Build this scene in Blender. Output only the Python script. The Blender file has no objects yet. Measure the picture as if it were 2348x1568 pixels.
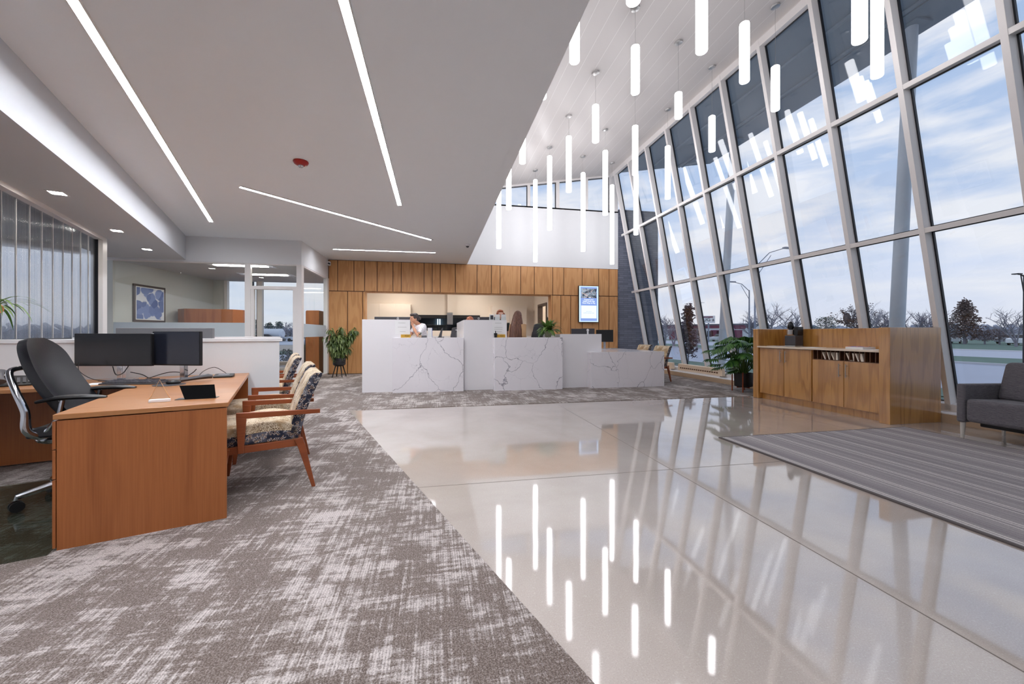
import bpy, bmesh, math, random
from math import sin, cos, tan, pi, radians, sqrt, atan2, exp
from mathutils import Vector, Matrix
sc = bpy.context.scene
col = sc.collection
# ------------------------------------------------------------------ camera, view, sky
FPX, CXP, HYP, EYE, YAW = 910.0, 1174.0, 765.0, 1.17, radians(11.0)
cd = bpy.data.cameras.new('camera'); cam = bpy.data.objects.new('camera', cd); col.objects.link(cam)
cam.location = (0, 0, EYE); cam.rotation_euler = (pi/2, 0, -YAW)
cd.sensor_width = 36.0; cd.lens = FPX/2348*36.0; cd.shift_y = -19/2348; cd.clip_end = 600; cd.clip_start = .05
sc.camera = cam
vs = sc.view_settings
sc.display_settings.display_device = 'sRGB'
vs.view_transform = 'Standard'; vs.look = 'None'; vs.exposure = 0.52; vs.gamma = 1.0; vs.use_curve_mapping = False
cy = sc.cycles
cy.max_bounces = 8; cy.diffuse_bounces = 5; cy.glossy_bounces = 4; cy.transmission_bounces = 8; cy.transparent_max_bounces = 20
cy.caustics_reflective = False; cy.caustics_refractive = True; cy.sample_clamp_indirect = 6.0; cy.blur_glossy = 0.5
TUBE_L, STRIP_L, DOWN_L, SKY_L = 5.4, 62.0, 90.0, .76

def lin(c):
    out = []
    for v in c[:3]:
        v = v/255.0
        out.append(v/12.92 if v <= .04045 else ((v+.055)/1.055)**2.4)
    return (out[0], out[1], out[2], 1.0)

w = bpy.data.worlds.new('overcast_sky'); sc.world = w; w.use_nodes = True
nt = w.node_tree; nt.nodes.clear()
N = nt.nodes.new; L = nt.links.new
out = N('ShaderNodeOutputWorld'); bg = N('ShaderNodeBackground'); tc = N('ShaderNodeTexCoord')
sep = N('ShaderNodeSeparateXYZ'); L(tc.outputs['Generated'], sep.inputs[0])
cr = N('ShaderNodeValToRGB'); L(sep.outputs['Z'], cr.inputs[0])
e = cr.color_ramp.elements
e[0].position = 0.0; e[0].color = lin((120, 122, 120)); e[1].position = .002; e[1].color = lin((224, 227, 239))
for p, c in ((.12, (212, 221, 241)), (.3, (180, 199, 230)), (.5, (164, 188, 224)), (.8, (192, 208, 235))):
    k = e.new(p); k.color = lin(c)
mp = N('ShaderNodeMapping'); mp.inputs['Scale'].default_value = (1.6, 1.6, 7.0); L(tc.outputs['Generated'], mp.inputs[0])
nz = N('ShaderNodeTexNoise'); nz.inputs['Scale'].default_value = 2.3; nz.inputs['Detail'].default_value = 5; nz.inputs['Roughness'].default_value = .55
nz.inputs['Distortion'].default_value = .4
L(mp.outputs[0], nz.inputs['Vector'])
mr = N('ShaderNodeMapRange'); mr.inputs['From Min'].default_value = .43; mr.inputs['From Max'].default_value = .62; L(nz.outputs[0], mr.inputs[0])
mlt = N('ShaderNodeMath'); mlt.operation = 'MULTIPLY'; mlt.inputs[1].default_value = .9; L(mr.outputs[0], mlt.inputs[0])
gt = N('ShaderNodeMath'); gt.operation = 'GREATER_THAN'; gt.inputs[1].default_value = 0.0; L(sep.outputs['Z'], gt.inputs[0])
ml2 = N('ShaderNodeMath'); ml2.operation = 'MULTIPLY'; L(mlt.outputs[0], ml2.inputs[0]); L(gt.outputs[0], ml2.inputs[1])
mx = N('ShaderNodeMix'); mx.data_type = 'RGBA'; L(ml2.outputs[0], mx.inputs['Factor']); L(cr.outputs[0], mx.inputs['A'])
mx.inputs['B'].default_value = lin((238, 238, 243))
L(mx.outputs['Result'], bg.inputs[0]); bg.inputs[1].default_value = SKY_L; L(bg.outputs[0], out.inputs[0])

# ------------------------------------------------------------------ helpers
class MB:
    def __init__(s): s.v = []; s.f = []; s.m = []; s.mi = 0; s.xf = Matrix()
    def add(s, vs_, fs):
        b = len(s.v); s.v += [s.xf @ Vector(p) for p in vs_]; s.f += [[i+b for i in f] for f in fs]; s.m += [s.mi]*len(fs); return s
    def box(s, x0, x1, y0, y1, z0, z1):
        return s.hexa([(x0,y0,z0),(x1,y0,z0),(x1,y1,z0),(x0,y1,z0),(x0,y0,z1),(x1,y0,z1),(x1,y1,z1),(x0,y1,z1)])
    def hexa(s, p):
        return s.add(p, [(3,2,1,0),(4,5,6,7),(0,1,5,4),(1,2,6,5),(2,3,7,6),(3,0,4,7)])
    def prism(s, poly, z0, z1): return s.extr([(x, y, z0) for x, y in poly], (0, 0, z1-z0))
    def extr(s, poly, vec):
        n = len(poly); vec = Vector(vec); P = [Vector(p) for p in poly]
        return s.add(P+[p+vec for p in P], [tuple(reversed(range(n))), tuple(range(n, 2*n))]+[(i, (i+1) % n, n+(i+1) % n, n+i) for i in range(n)])
    def tube(s, pts, r, n=8, caps=True, flat=None):
        P = [Vector(p) for p in pts]; m = len(P); R = list(r) if hasattr(r, '__len__') else [r]*m
        vs_ = []; fs = []; up = None
        for i in range(m):
            t = (P[min(i+1, m-1)]-P[max(i-1, 0)])
            t = t.normalized() if t.length > 1e-9 else Vector((0, 0, 1))
            if up is None:
                up = Vector((0, 0, 1)) if abs(t.z) < .9 else Vector((1, 0, 0))
            a = (up - t*up.dot(t))
            a = a.normalized() if a.length > 1e-6 else t.orthogonal().normalized()
            up = a; b = t.cross(a)
            for k in range(n):
                an = 2*pi*k/n; f2 = 1 if flat is None else flat
                vs_.append(P[i]+a*(cos(an)*R[i]*f2)+b*(sin(an)*R[i]))
        for i in range(m-1):
            for k in range(n):
                k2 = (k+1) % n; fs.append((i*n+k, i*n+k2, (i+1)*n+k2, (i+1)*n+k))
        if caps: fs += [tuple(reversed(range(n))), tuple(range((m-1)*n, m*n))]
        return s.add(vs_, fs)
    def cyl(s, p0, p1, r0, r1=None, n=16): return s.tube([p0, p1], [r0, r0 if r1 is None else r1], n)
    def lathe(s, prof, n=24, c=(0, 0, 0), caps=True):
        vs_ = []; fs = []; m = len(prof); c = Vector(c)
        for r, z in prof:
            for k in range(n): vs_.append(c+Vector((r*cos(2*pi*k/n), r*sin(2*pi*k/n), z)))
        for i in range(m-1):
            for k in range(n): k2 = (k+1) % n; fs.append((i*n+k, i*n+k2, (i+1)*n+k2, (i+1)*n+k))
        if caps: fs += [tuple(reversed(range(n))), tuple(range((m-1)*n, m*n))]
        return s.add(vs_, fs)
    def ell(s, c, r, n=12, m=8):
        rx, ry, rz = r if hasattr(r, '__len__') else (r, r, r)
        vs_ = []; fs = []; c = Vector(c)
        for i in range(1, m):
            th = pi*i/m
            for k in range(n): vs_.append(c+Vector((rx*sin(th)*cos(2*pi*k/n), ry*sin(th)*sin(2*pi*k/n), rz*cos(th))))
        t = len(vs_); vs_ += [c+Vector((0, 0, rz)), c-Vector((0, 0, rz))]
        for i in range(m-2):
            for k in range(n): k2 = (k+1) % n; fs.append((i*n+k, (i+1)*n+k, (i+1)*n+k2, i*n+k2))
        for k in range(n):
            k2 = (k+1) % n; fs.append((t, k, k2)); fs.append((t+1, (m-2)*n+k2, (m-2)*n+k))
        return s.add(vs_, fs)
    def grid(s, fn, nu, nv):
        vs_ = [fn(i/nu, j/nv) for i in range(nu+1) for j in range(nv+1)]
        return s.add(vs_, [(i*(nv+1)+j, (i+1)*(nv+1)+j, (i+1)*(nv+1)+j+1, i*(nv+1)+j+1) for i in range(nu) for j in range(nv)])
    def slab(s, fn, nu, nv, th):
        """a curved sheet with thickness th(u,v) along the second function's direction"""
        A = [Vector(fn(i/nu, j/nv, 0)) for i in range(nu+1) for j in range(nv+1)]
        B = [Vector(fn(i/nu, j/nv, th)) for i in range(nu+1) for j in range(nv+1)]
        o = len(A); W = nv+1; fs = []
        for i in range(nu):
            for j in range(nv):
                fs.append((i*W+j, (i+1)*W+j, (i+1)*W+j+1, i*W+j+1)); fs.append((o+i*W+j, o+i*W+j+1, o+(i+1)*W+j+1, o+(i+1)*W+j))
        for i in range(nu):
            for j in (0, nv): fs.append((i*W+j, (i+1)*W+j, o+(i+1)*W+j, o+i*W+j))
        for j in range(nv):
            for i in (0, nu): fs.append((i*W+j, i*W+j+1, o+i*W+j+1, o+i*W+j))
        return s.add(A+B, fs)
    def build(s, name, mats, parent=None, smooth=False, bevel=0, seg=2, recalc=True, loc=None, rot=None, ang=35, sub=0):
        me = bpy.data.meshes.new(name); me.from_pydata([tuple(v) for v in s.v], [], s.f); me.update()
        if recalc:
            bm = bmesh.new(); bm.from_mesh(me); bmesh.ops.recalc_face_normals(bm, faces=bm.faces); bm.to_mesh(me); bm.free()
        mats = mats if isinstance(mats, (list, tuple)) else [mats]
        for m in mats: me.materials.append(m)
        if len(mats) > 1: me.polygons.foreach_set('material_index', s.m)
        if smooth:
            me.polygons.foreach_set('use_smooth', [True]*len(me.polygons))
            try: me.set_sharp_from_angle(angle=radians(ang))
            except Exception: pass
        o = bpy.data.objects.new(name, me); col.objects.link(o)
        if parent is not None: o.parent = parent
        if loc is not None: o.location = loc
        if rot is not None: o.rotation_euler = rot
        if bevel:
            b = o.modifiers.new('edge', 'BEVEL'); b.width = bevel; b.segments = seg; b.limit_method = 'ANGLE'; b.angle_limit = radians(40)
        if sub:
            q = o.modifiers.new('soft', 'SUBSURF'); q.levels = sub; q.render_levels = sub
        return o

def tag(o, label=None, cat=None, group=None, kind=None):
    if label: o['label'] = label
    if cat: o['category'] = cat
    if group: o['group'] = group
    if kind: o['kind'] = kind
    return o
def thing(name, label, cat, loc=(0, 0, 0), rz=0, group=None, rot=None, kind=None):
    o = bpy.data.objects.new(name, None); col.objects.link(o); o.empty_display_size = .1
    o.location = loc; o.rotation_euler = rot if rot else (0, 0, rz)
    return tag(o, label, cat, group, kind)
def children(o): return [c for c in bpy.data.objects if c.parent == o]
def dup(root, loc, rz=None, label=None, group=None):
    kids = children(root); r = root.copy(); col.objects.link(r); r.location = loc
    if rz is not None: r.rotation_euler = (0, 0, rz)
    if label: r['label'] = label
    if group: r['group'] = group
    for k in kids:
        g = children(k); c = k.copy(); col.objects.link(c); c.parent = r
        for q in g: d = q.copy(); col.objects.link(d); d.parent = c
    return r
def spl(P, k=6):
    P = [Vector(p) for p in P]; Q = []
    for i in range(len(P)-1):
        a = P[max(i-1, 0)]; b = P[i]; c = P[i+1]; d = P[min(i+2, len(P)-1)]
        for j_ in range(k):
            t = j_/k; Q.append(.5*((2*b)+(c-a)*t+(2*a-5*b+4*c-d)*t*t+(3*b-3*c+d-a)*t**3))
    return Q+[P[-1]]
def lerps(R_, k=6): return [R_[i]+(R_[i+1]-R_[i])*j_/k for i in range(len(R_)-1) for j_ in range(k)]+[R_[-1]]
def B(*a): m = MB(); m.box(*a); return m
def text(name, s, size, mat_, parent=None, loc=(0, 0, 0), rot=(pi/2, 0, 0), ext=.0008, align='CENTER', sx=1.0, spacing=1.0):
    cu = bpy.data.curves.new(name, 'FONT'); cu.body = s; cu.size = size; cu.extrude = ext; cu.align_x = align; cu.align_y = 'CENTER'; cu.space_line = spacing
    q = bpy.data.objects.new('tmp_text', cu); col.objects.link(q); dg = bpy.context.evaluated_depsgraph_get(); dg.update()
    me = bpy.data.meshes.new_from_object(q.evaluated_get(dg)); me.name = name; me.materials.clear(); me.materials.append(mat_)
    bpy.data.objects.remove(q); bpy.data.curves.remove(cu)
    o = bpy.data.objects.new(name, me); col.objects.link(o)
    if parent is not None: o.parent = parent
    o.location = loc; o.rotation_euler = rot; o.scale = (sx, 1, 1)
    return o
fw = Vector((sin(YAW), cos(YAW), 0)); rt = Vector((cos(YAW), -sin(YAW), 0))
def at(px, py, D):
    """point seen at a picture position, D metres in front of the camera"""
    return Vector((0, 0, EYE)) + fw*D + rt*((px-CXP)/FPX*D) + Vector((0, 0, -(py-HYP)/FPX*D))
# slanted working frame of the desks on the left (19.6 degrees off the room)
LA = radians(19.6); B0 = Vector((-1.281, 2.801, 0)); U = Vector((cos(LA), sin(LA), 0)); V = Vector((-sin(LA), cos(LA), 0))
def LF(u, v, z=0): p = B0+U*u+V*v; return Vector((p.x, p.y, z))
def LB(mb, u0, u1, v0, v1, z0, z1):
    return mb.hexa([LF(u0,v0,z0),LF(u1,v0,z0),LF(u1,v1,z0),LF(u0,v1,z0),LF(u0,v0,z1),LF(u1,v0,z1),LF(u1,v1,z1),LF(u0,v1,z1)])

# ------------------------------------------------------------------ materials
class NT:
    def __init__(s, name):
        s.m = bpy.data.materials.new(name); s.m.use_nodes = True; s.t = s.m.node_tree; s.t.nodes.clear()
        s.out = s.t.nodes.new('ShaderNodeOutputMaterial')
    def n(s, typ, **kw):
        k = s.t.nodes.new(typ)
        for a, b in kw.items(): setattr(k, a, b)
        return k
    def l(s, a, b): s.t.links.new(a, b)
    def val(s, sock, v):
        if hasattr(v, 'links') or isinstance(v, bpy.types.NodeSocket): s.l(v, sock)
        else: sock.default_value = v
    def coord(s, kind='Object', scale=(1, 1, 1), rot=(0, 0, 0), loc=(0, 0, 0), island=0):
        tc_ = s.n('ShaderNodeTexCoord'); mp_ = s.n('ShaderNodeMapping'); src = tc_.outputs[kind]
        if island:
            g = s.n('ShaderNodeNewGeometry'); ad = s.n('ShaderNodeVectorMath', operation='MULTIPLY_ADD')
            ad.inputs[1].default_value = (island, island*1.7, island*.6); s.l(g.outputs['Random Per Island'], ad.inputs[0]); s.l(src, ad.inputs[2]); src = ad.outputs[0]
        s.l(src, mp_.inputs[0]); mp_.inputs['Scale'].default_value = scale; mp_.inputs['Rotation'].default_value = rot; mp_.inputs['Location'].default_value = loc
        return mp_.outputs[0]
    def noise(s, vec, scale, detail=3, rough=.5, dist=0):
        k = s.n('ShaderNodeTexNoise'); s.l(vec, k.inputs['Vector']); k.inputs['Scale'].default_value = scale; k.inputs['Detail'].default_value = detail
        k.inputs['Roughness'].default_value = rough; k.inputs['Distortion'].default_value = dist; return k.outputs[0]
    def math(s, op, a, b=None, c=None, clamp=False):
        k = s.n('ShaderNodeMath', operation=op, use_clamp=clamp); s.val(k.inputs[0], a)
        if b is not None: s.val(k.inputs[1], b)
        if c is not None: s.val(k.inputs[2], c)
        return k.outputs[0]
    def rng(s, v, a, b, c=0.0, d=1.0, smooth=False):
        k = s.n('ShaderNodeMapRange'); s.l(v, k.inputs[0])
        if smooth: k.interpolation_type = 'SMOOTHSTEP'
        for i, x in zip((1, 2, 3, 4), (a, b, c, d)): k.inputs[i].default_value = x
        return k.outputs[0]
    def mix(s, f, a, b, blend='MIX'):
        k = s.n('ShaderNodeMix', data_type='RGBA', blend_type=blend); s.val(k.inputs['Factor'], f)
        s.val(k.inputs['A'], a); s.val(k.inputs['B'], b); return k.outputs['Result']
    def bump(s, h, strength=.2, dist=.01):
        k = s.n('ShaderNodeBump'); s.l(h, k.inputs['Height']); k.inputs['Strength'].default_value = strength; k.inputs['Distance'].default_value = dist; return k.outputs[0]
    def pr(s, color, rough=.5, metal=0, spec=.5, normal=None, coat=0, coat_r=.03, ior=1.5, sheen=0, emis=None, es=0, alpha=None, sss=0):
        p = s.n('ShaderNodeBsdfPrincipled'); s.val(p.inputs['Base Color'], color); s.val(p.inputs['Roughness'], rough)
        p.inputs['Metallic'].default_value = metal; p.inputs['Specular IOR Level'].default_value = spec; p.inputs['IOR'].default_value = ior
        p.inputs['Coat Weight'].default_value = coat; p.inputs['Coat Roughness'].default_value = coat_r
        if sheen: p.inputs['Sheen Weight'].default_value = sheen
        if normal is not None: s.l(normal, p.inputs['Normal'])
        if emis is not None: s.val(p.inputs['Emission Color'], emis); p.inputs['Emission Strength'].default_value = es
        s.l(p.outputs[0], s.out.inputs[0]); return s.m
def plain(name, c, rough=.5, metal=0, var=.04, scale=8, bump=0, spec=.5, coat=0):
    t = NT(name); v = t.coord(); n_ = t.noise(v, scale, 3)
    c0 = lin(c); a = tuple(x*(1-var) for x in c0[:3])+(1,); b = tuple(min(1, x*(1+var)) for x in c0[:3])+(1,)
    nm = t.bump(t.noise(v, scale*12, 2), bump, .004) if bump else None
    return t.pr(t.mix(n_, a, b), rough, metal, spec, nm, coat)
def emit(name, c, s_):
    t = NT(name); k = t.n('ShaderNodeEmission'); k.inputs[0].default_value = lin(c); k.inputs[1].default_value = s_; t.l(k.outputs[0], t.out.inputs[0]); return t.m
def wood(name, c1, c2, rough=.35, grain='Z', fig=1.0, freq=1.0, tint=.12, coat=0, dark=None):
    t = NT(name); sc_ = {'Z': (1, 1, .13), 'X': (.13, 1, 1), 'Y': (1, .13, 1)}[grain]; s2 = {'Z': (1, 1, .02), 'X': (.02, 1, 1), 'Y': (1, .02, 1)}[grain]
    v = t.coord(scale=sc_, island=7.3); n1 = t.noise(v, 3.0*freq, 2, .45, .25)
    ring = t.math('SINE', t.math('MULTIPLY', n1, 60*fig)); ring = t.rng(ring, -.2, 1, 0, 1, True)
    v2 = t.coord(scale=s2, island=3.1); fine = t.noise(v2, 130, 2, .6); broad = t.noise(v2, 14, 2, .5)
    f = t.math('ADD', t.math('MULTIPLY', ring, .42), t.math('ADD', t.math('MULTIPLY', t.rng(fine, .35, .7), .38), t.math('MULTIPLY', broad, .35)), clamp=True)
    c_ = t.mix(f, lin(c1), lin(c2))
    g = t.n('ShaderNodeNewGeometry'); c_ = t.mix(t.math('MULTIPLY', g.outputs['Random Per Island'], tint), c_, lin(dark or c2))
    return t.pr(c_, t.rng(fine, 0, 1, rough, rough+.12), 0, .45, t.bump(fine, .06, .002), coat, .12)

M = {}
M['white_wall'] = plain('white_wall_paint', (224, 225, 227), .6, var=.01, bump=.03)
M['ceiling_paint'] = plain('ceiling_paint', (240, 245, 250), .7, var=.01)
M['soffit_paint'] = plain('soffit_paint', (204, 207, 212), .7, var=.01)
M['grey_wall'] = plain('office_grey_paint', (200, 202, 197), .6, var=.01)
M['cream_wall'] = plain('teller_cream_paint', (234, 223, 211), .6, var=.015)
M['white_lam'] = plain('white_laminate', (238, 236, 238), .25, var=.008)
M['alu'] = plain('white_aluminium', (228, 224, 222), .38, .0, var=.01)
M['alu2'] = plain('window_sill_white', (240, 241, 244), .35, var=.01)
M['gasket'] = plain('black_gasket', (18, 20, 28), .4, var=.1)
M['black'] = plain('black_plastic', (16, 15, 17), .42, var=.1)
M['screen'] = plain('dark_screen', (20, 19, 23), .18, var=.05)
M['darkgrey'] = plain('dark_grey_plastic', (62, 60, 64), .4, var=.05)
M['midgrey'] = plain('grey_plastic', (120, 119, 122), .4, var=.05)
M['chrome'] = plain('polished_aluminium', (200, 202, 208), .14, 1.0, var=.02)
M['steel'] = plain('brushed_steel', (190, 188, 186), .3, 1.0, var=.06, scale=60)
M['leather'] = plain('black_leather', (28, 27, 31), .32, var=.15, scale=20, bump=.25)
M['red'] = plain('alarm_red', (168, 26, 20), .3, var=.05)
M['paper'] = plain('white_paper', (236, 236, 236), .7, var=.01)
M['cream_paper'] = plain('cream_paper', (232, 220, 204), .7, var=.02)
M['gold'] = plain('gold_sign', (206, 160, 50), .45, var=.05)
M['curb'] = plain('tan_concrete_curb', (190, 165, 138), .55, var=.06, scale=12)
M['wood_wall'] = wood('honey_oak_panels', (214, 162, 108), (184, 128, 76), .38, fig=.42, freq=2.0, dark=(196, 140, 90))
M['wood_gap'] = plain('dark_wood_reveal', (96, 58, 30), .5)
M['wood_desk'] = wood('cherry_desk_laminate', (172, 104, 56), (140, 78, 38), .38, fig=.12, freq=3, tint=.1)
M['wood_desk_top'] = wood('cherry_desk_top', (178, 124, 78), (160, 106, 62), .24, 'X', fig=.2, freq=1.5, tint=.05)
M['wood_cab'] = wood('oak_cabinet_veneer', (200, 146, 72), (154, 100, 40), .3, fig=.45, freq=2.0, tint=.1, coat=1.0)
M['wood_cab'].node_tree.nodes['Principled BSDF'].inputs['Coat IOR'].default_value = 1.9
M['wood_chair'] = wood('chair_cherry', (150, 78, 40), (120, 56, 26), .3, 'X', fig=.2, freq=2)
M['wood_red'] = plain('reddish_wood_stand', (140, 62, 26), .35, var=.12, scale=30)
M['wood_rack'] = plain('dark_wood_divider', (92, 56, 34), .5, var=.1)
M['lamp'] = emit('pendant_diffuser', (252, 251, 255), TUBE_L)
M['strip'] = emit('led_strip_diffuser', (246, 248, 255), STRIP_L)
M['down'] = emit('downlight_lens', (255, 250, 240), DOWN_L)
M['office_lamp'] = emit('troffer_lens', (255, 250, 243), 30)
def glass(name, tint=(.97, .985, .99), refl=1.0, fr=1.45):
    t = NT(name); tr = t.n('ShaderNodeBsdfTransparent'); tr.inputs[0].default_value = (*tint, 1)
    gl = t.n('ShaderNodeBsdfGlossy'); gl.inputs['Roughness'].default_value = .0; gl.inputs[0].default_value = (1, 1, 1, 1)
    fr_ = t.n('ShaderNodeFresnel'); fr_.inputs[0].default_value = fr; f = t.math('MINIMUM', t.math('MULTIPLY', fr_.outputs[0], refl, clamp=True), .075)
    ms = t.n('ShaderNodeMixShader'); t.l(f, ms.inputs[0]); t.l(tr.outputs[0], ms.inputs[1]); t.l(gl.outputs[0], ms.inputs[2]); t.l(ms.outputs[0], t.out.inputs[0]); return t.m
M['glass'] = glass('curtain_wall_glass', (.965, .98, .99), .7)
M['glass_in'] = glass('office_glass', (.965, .98, .975), .7)
def frosted(name, c, a):
    t = NT(name); tr = t.n('ShaderNodeBsdfTransparent'); tr.inputs[0].default_value = lin(c)
    d = t.n('ShaderNodeBsdfDiffuse'); d.inputs[0].default_value = lin(c); ms = t.n('ShaderNodeMixShader')
    n_ = t.noise(t.coord(), 3, 2); t.l(t.rng(n_, 0, 1, a-.03, a+.03), ms.inputs[0]); t.l(tr.outputs[0], ms.inputs[1]); t.l(d.outputs[0], ms.inputs[2]); t.l(ms.outputs[0], t.out.inputs[0]); return t.m
M['frost'] = frosted('frosted_film', (206, 216, 222), .8)
def fluted():
    t = NT('fluted_resin'); 
    v = t.coord(rot=(0, 0, -LA)); sp = t.n('ShaderNodeSeparateXYZ'); t.l(v, sp.inputs[0])
    wv = t.math('SINE', t.math('MULTIPLY', sp.outputs['Y'], 2*pi/.022)); n_ = t.noise(t.coord(rot=(0, 0, -LA), scale=(1, 30, .25)), 3, 3)
    r = t.n('ShaderNodeBsdfRefraction'); r.inputs['IOR'].default_value = 1.12; r.inputs['Roughness'].default_value = .2
    t.l(t.mix(n_, lin((238, 243, 248)), lin((255, 255, 255))), r.inputs[0])
    t.l(t.bump(t.math('ADD', wv, t.math('MULTIPLY', n_, 2)), .2, .004), r.inputs['Normal'])
    gl = t.n('ShaderNodeBsdfGlossy'); gl.inputs['Roughness'].default_value = .16; t.l(t.bump(wv, .4, .006), gl.inputs['Normal'])
    ms = t.n('ShaderNodeMixShader'); ms.inputs[0].default_value = .10
    tr = t.n('ShaderNodeBsdfTransparent'); t.l(t.mix(t.rng(t.math('ADD', n_, t.math('MULTIPLY', wv, .12)), .3, .7), lin((212, 220, 228)), lin((255, 255, 255))), tr.inputs[0]); m0 = t.n('ShaderNodeMixShader'); m0.inputs[0].default_value = .62
    t.l(r.outputs[0], m0.inputs[1]); t.l(tr.outputs[0], m0.inputs[2]); t.l(m0.outputs[0], ms.inputs[1]); t.l(gl.outputs[0], ms.inputs[2]); t.l(ms.outputs[0], t.out.inputs[0]); return t.m
M['fluted'] = fluted()
def concrete():
    t = NT('polished_concrete'); v = t.coord(); a = t.noise(v, .9, 5, .6, .3); b = t.noise(v, 180, 2, .7); c = t.noise(v, 60, 2, .6)
    base = t.mix(t.rng(a, .3, .7), lin((176, 164, 155)), lin((196, 186, 178)))
    sp_ = t.math('ADD', t.rng(b, .56, .72), t.math('MULTIPLY', t.rng(c, .6, .75), .5), clamp=True)
    base = t.mix(t.math('MULTIPLY', sp_, .35), base, lin((226, 220, 212)))
    base = t.mix(t.math('MULTIPLY', t.rng(b, .42, .3), .3), base, lin((130, 118, 108)))
    h = t.noise(v, 2.2, 2, .5)
    return t.pr(base, t.rng(a, .3, .7, .035, .08), 0, .75, t.bump(h, .013, .05), coat=.5, coat_r=.03, ior=1.55)
M['concrete'] = concrete()
M['joint'] = plain('concrete_joint', (112, 102, 94), .6)
def carpet():
    t = NT('patterned_carpet'); A = t.coord()
    p = t.noise(t.coord(scale=(1.5, .8, 1)), 1.7, 6, .72, .2)
    sy = t.noise(t.coord(scale=(60, 2.2, 1)), 1.0, 3, .6); sx = t.noise(t.coord(scale=(2.6, 50, 1)), 1.0, 3, .6)
    blk = t.noise(t.coord(scale=(3.2, 9, 1)), 1.0, 4, .7)
    b2 = t.noise(t.coord(scale=(13, 26, 1)), 1.0, 3, .7)
    p = t.math('ADD', t.math('MULTIPLY', p, .82), t.math('MULTIPLY', b2, .28))
    f = t.math('ADD', t.math('MULTIPLY', p, 1.1), t.math('ADD', t.math('MULTIPLY', sy, .42), t.math('ADD', t.math('MULTIPLY', sx, .3), t.math('MULTIPLY', blk, .5))))
    m = t.rng(f, 1.17, 1.36, 0, 1, True)
    sp_ = t.noise(A, 170, 3, .8); wv = t.n('ShaderNodeTexWave', wave_type='BANDS', bands_direction='X'); t.l(A, wv.inputs[0]); wv.inputs['Scale'].default_value = 26; wv.inputs['Distortion'].default_value = .6; wv.inputs['Detail Scale'].default_value = 6
    lines = t.math('MULTIPLY', wv.outputs['Fac'], .45)
    m2 = t.math('MULTIPLY', m, t.math('SUBTRACT', 1.12, t.math('MULTIPLY', lines, 1.0)), clamp=True)
    m2 = t.math('MULTIPLY_ADD', m2, .84, .10)
    m3 = t.math('ADD', m2, t.math('MULTIPLY', t.math('SUBTRACT', sp_, .5), 1.9), clamp=True)
    c_ = t.mix(m3, lin((102, 88, 79)), lin((208, 199, 195)))
    c_ = t.mix(t.math('MULTIPLY', t.rng(sp_, .5, .25), .55), c_, lin((66, 57, 53)))
    return t.pr(c_, .95, 0, .1, t.bump(t.math('ADD', sp_, t.math('MULTIPLY', wv.outputs['Fac'], .5)), .6, .006), sheen=.15)
M['carpet'] = carpet()
def rug():
    t = NT('striped_runner'); A = t.coord(); sp = t.n('ShaderNodeSeparateXYZ'); t.l(A, sp.inputs[0])
    x = sp.outputs['X']
    cv = t.n('ShaderNodeCombineXYZ'); t.l(x, cv.inputs[0])
    n1 = t.noise(cv.outputs[0], 9, 3, .6); n2 = t.noise(cv.outputs[0], 60, 2, .7)
    sp_ = t.noise(t.coord(scale=(1, .5, 1)), 240, 2, .8)
    c_ = t.mix(t.rng(n1, .35, .65), lin((158, 152, 153)), lin((196, 189, 187)))
    c_ = t.mix(t.math('MULTIPLY', t.rng(n2, .3, .7), .6), c_, lin((122, 117, 122)))
    # thin pale lines, in pairs
    ln = None
    for off, wd in ((0.0, .006), (.028, .005), (.075, .004)):
        fr_ = t.math('FRACT', t.math('ADD', t.math('DIVIDE', x, .29), off/.29)); q = t.math('LESS_THAN', fr_, wd*2.2/.29)
        ln = q if ln is None else t.math('MAXIMUM', ln, q)
    c_ = t.mix(t.math('MULTIPLY', ln, .8), c_, lin((246, 240, 235)))
    c_ = t.mix(t.math('MULTIPLY', t.rng(sp_, .3, .7), .45), c_, lin((104, 98, 104)))
    return t.pr(c_, .95, 0, .1, t.bump(sp_, .5, .004))
M['rug'] = rug()
M['rug_edge'] = plain('rug_border', (84, 76, 74), .8, var=.1, scale=60)
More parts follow.
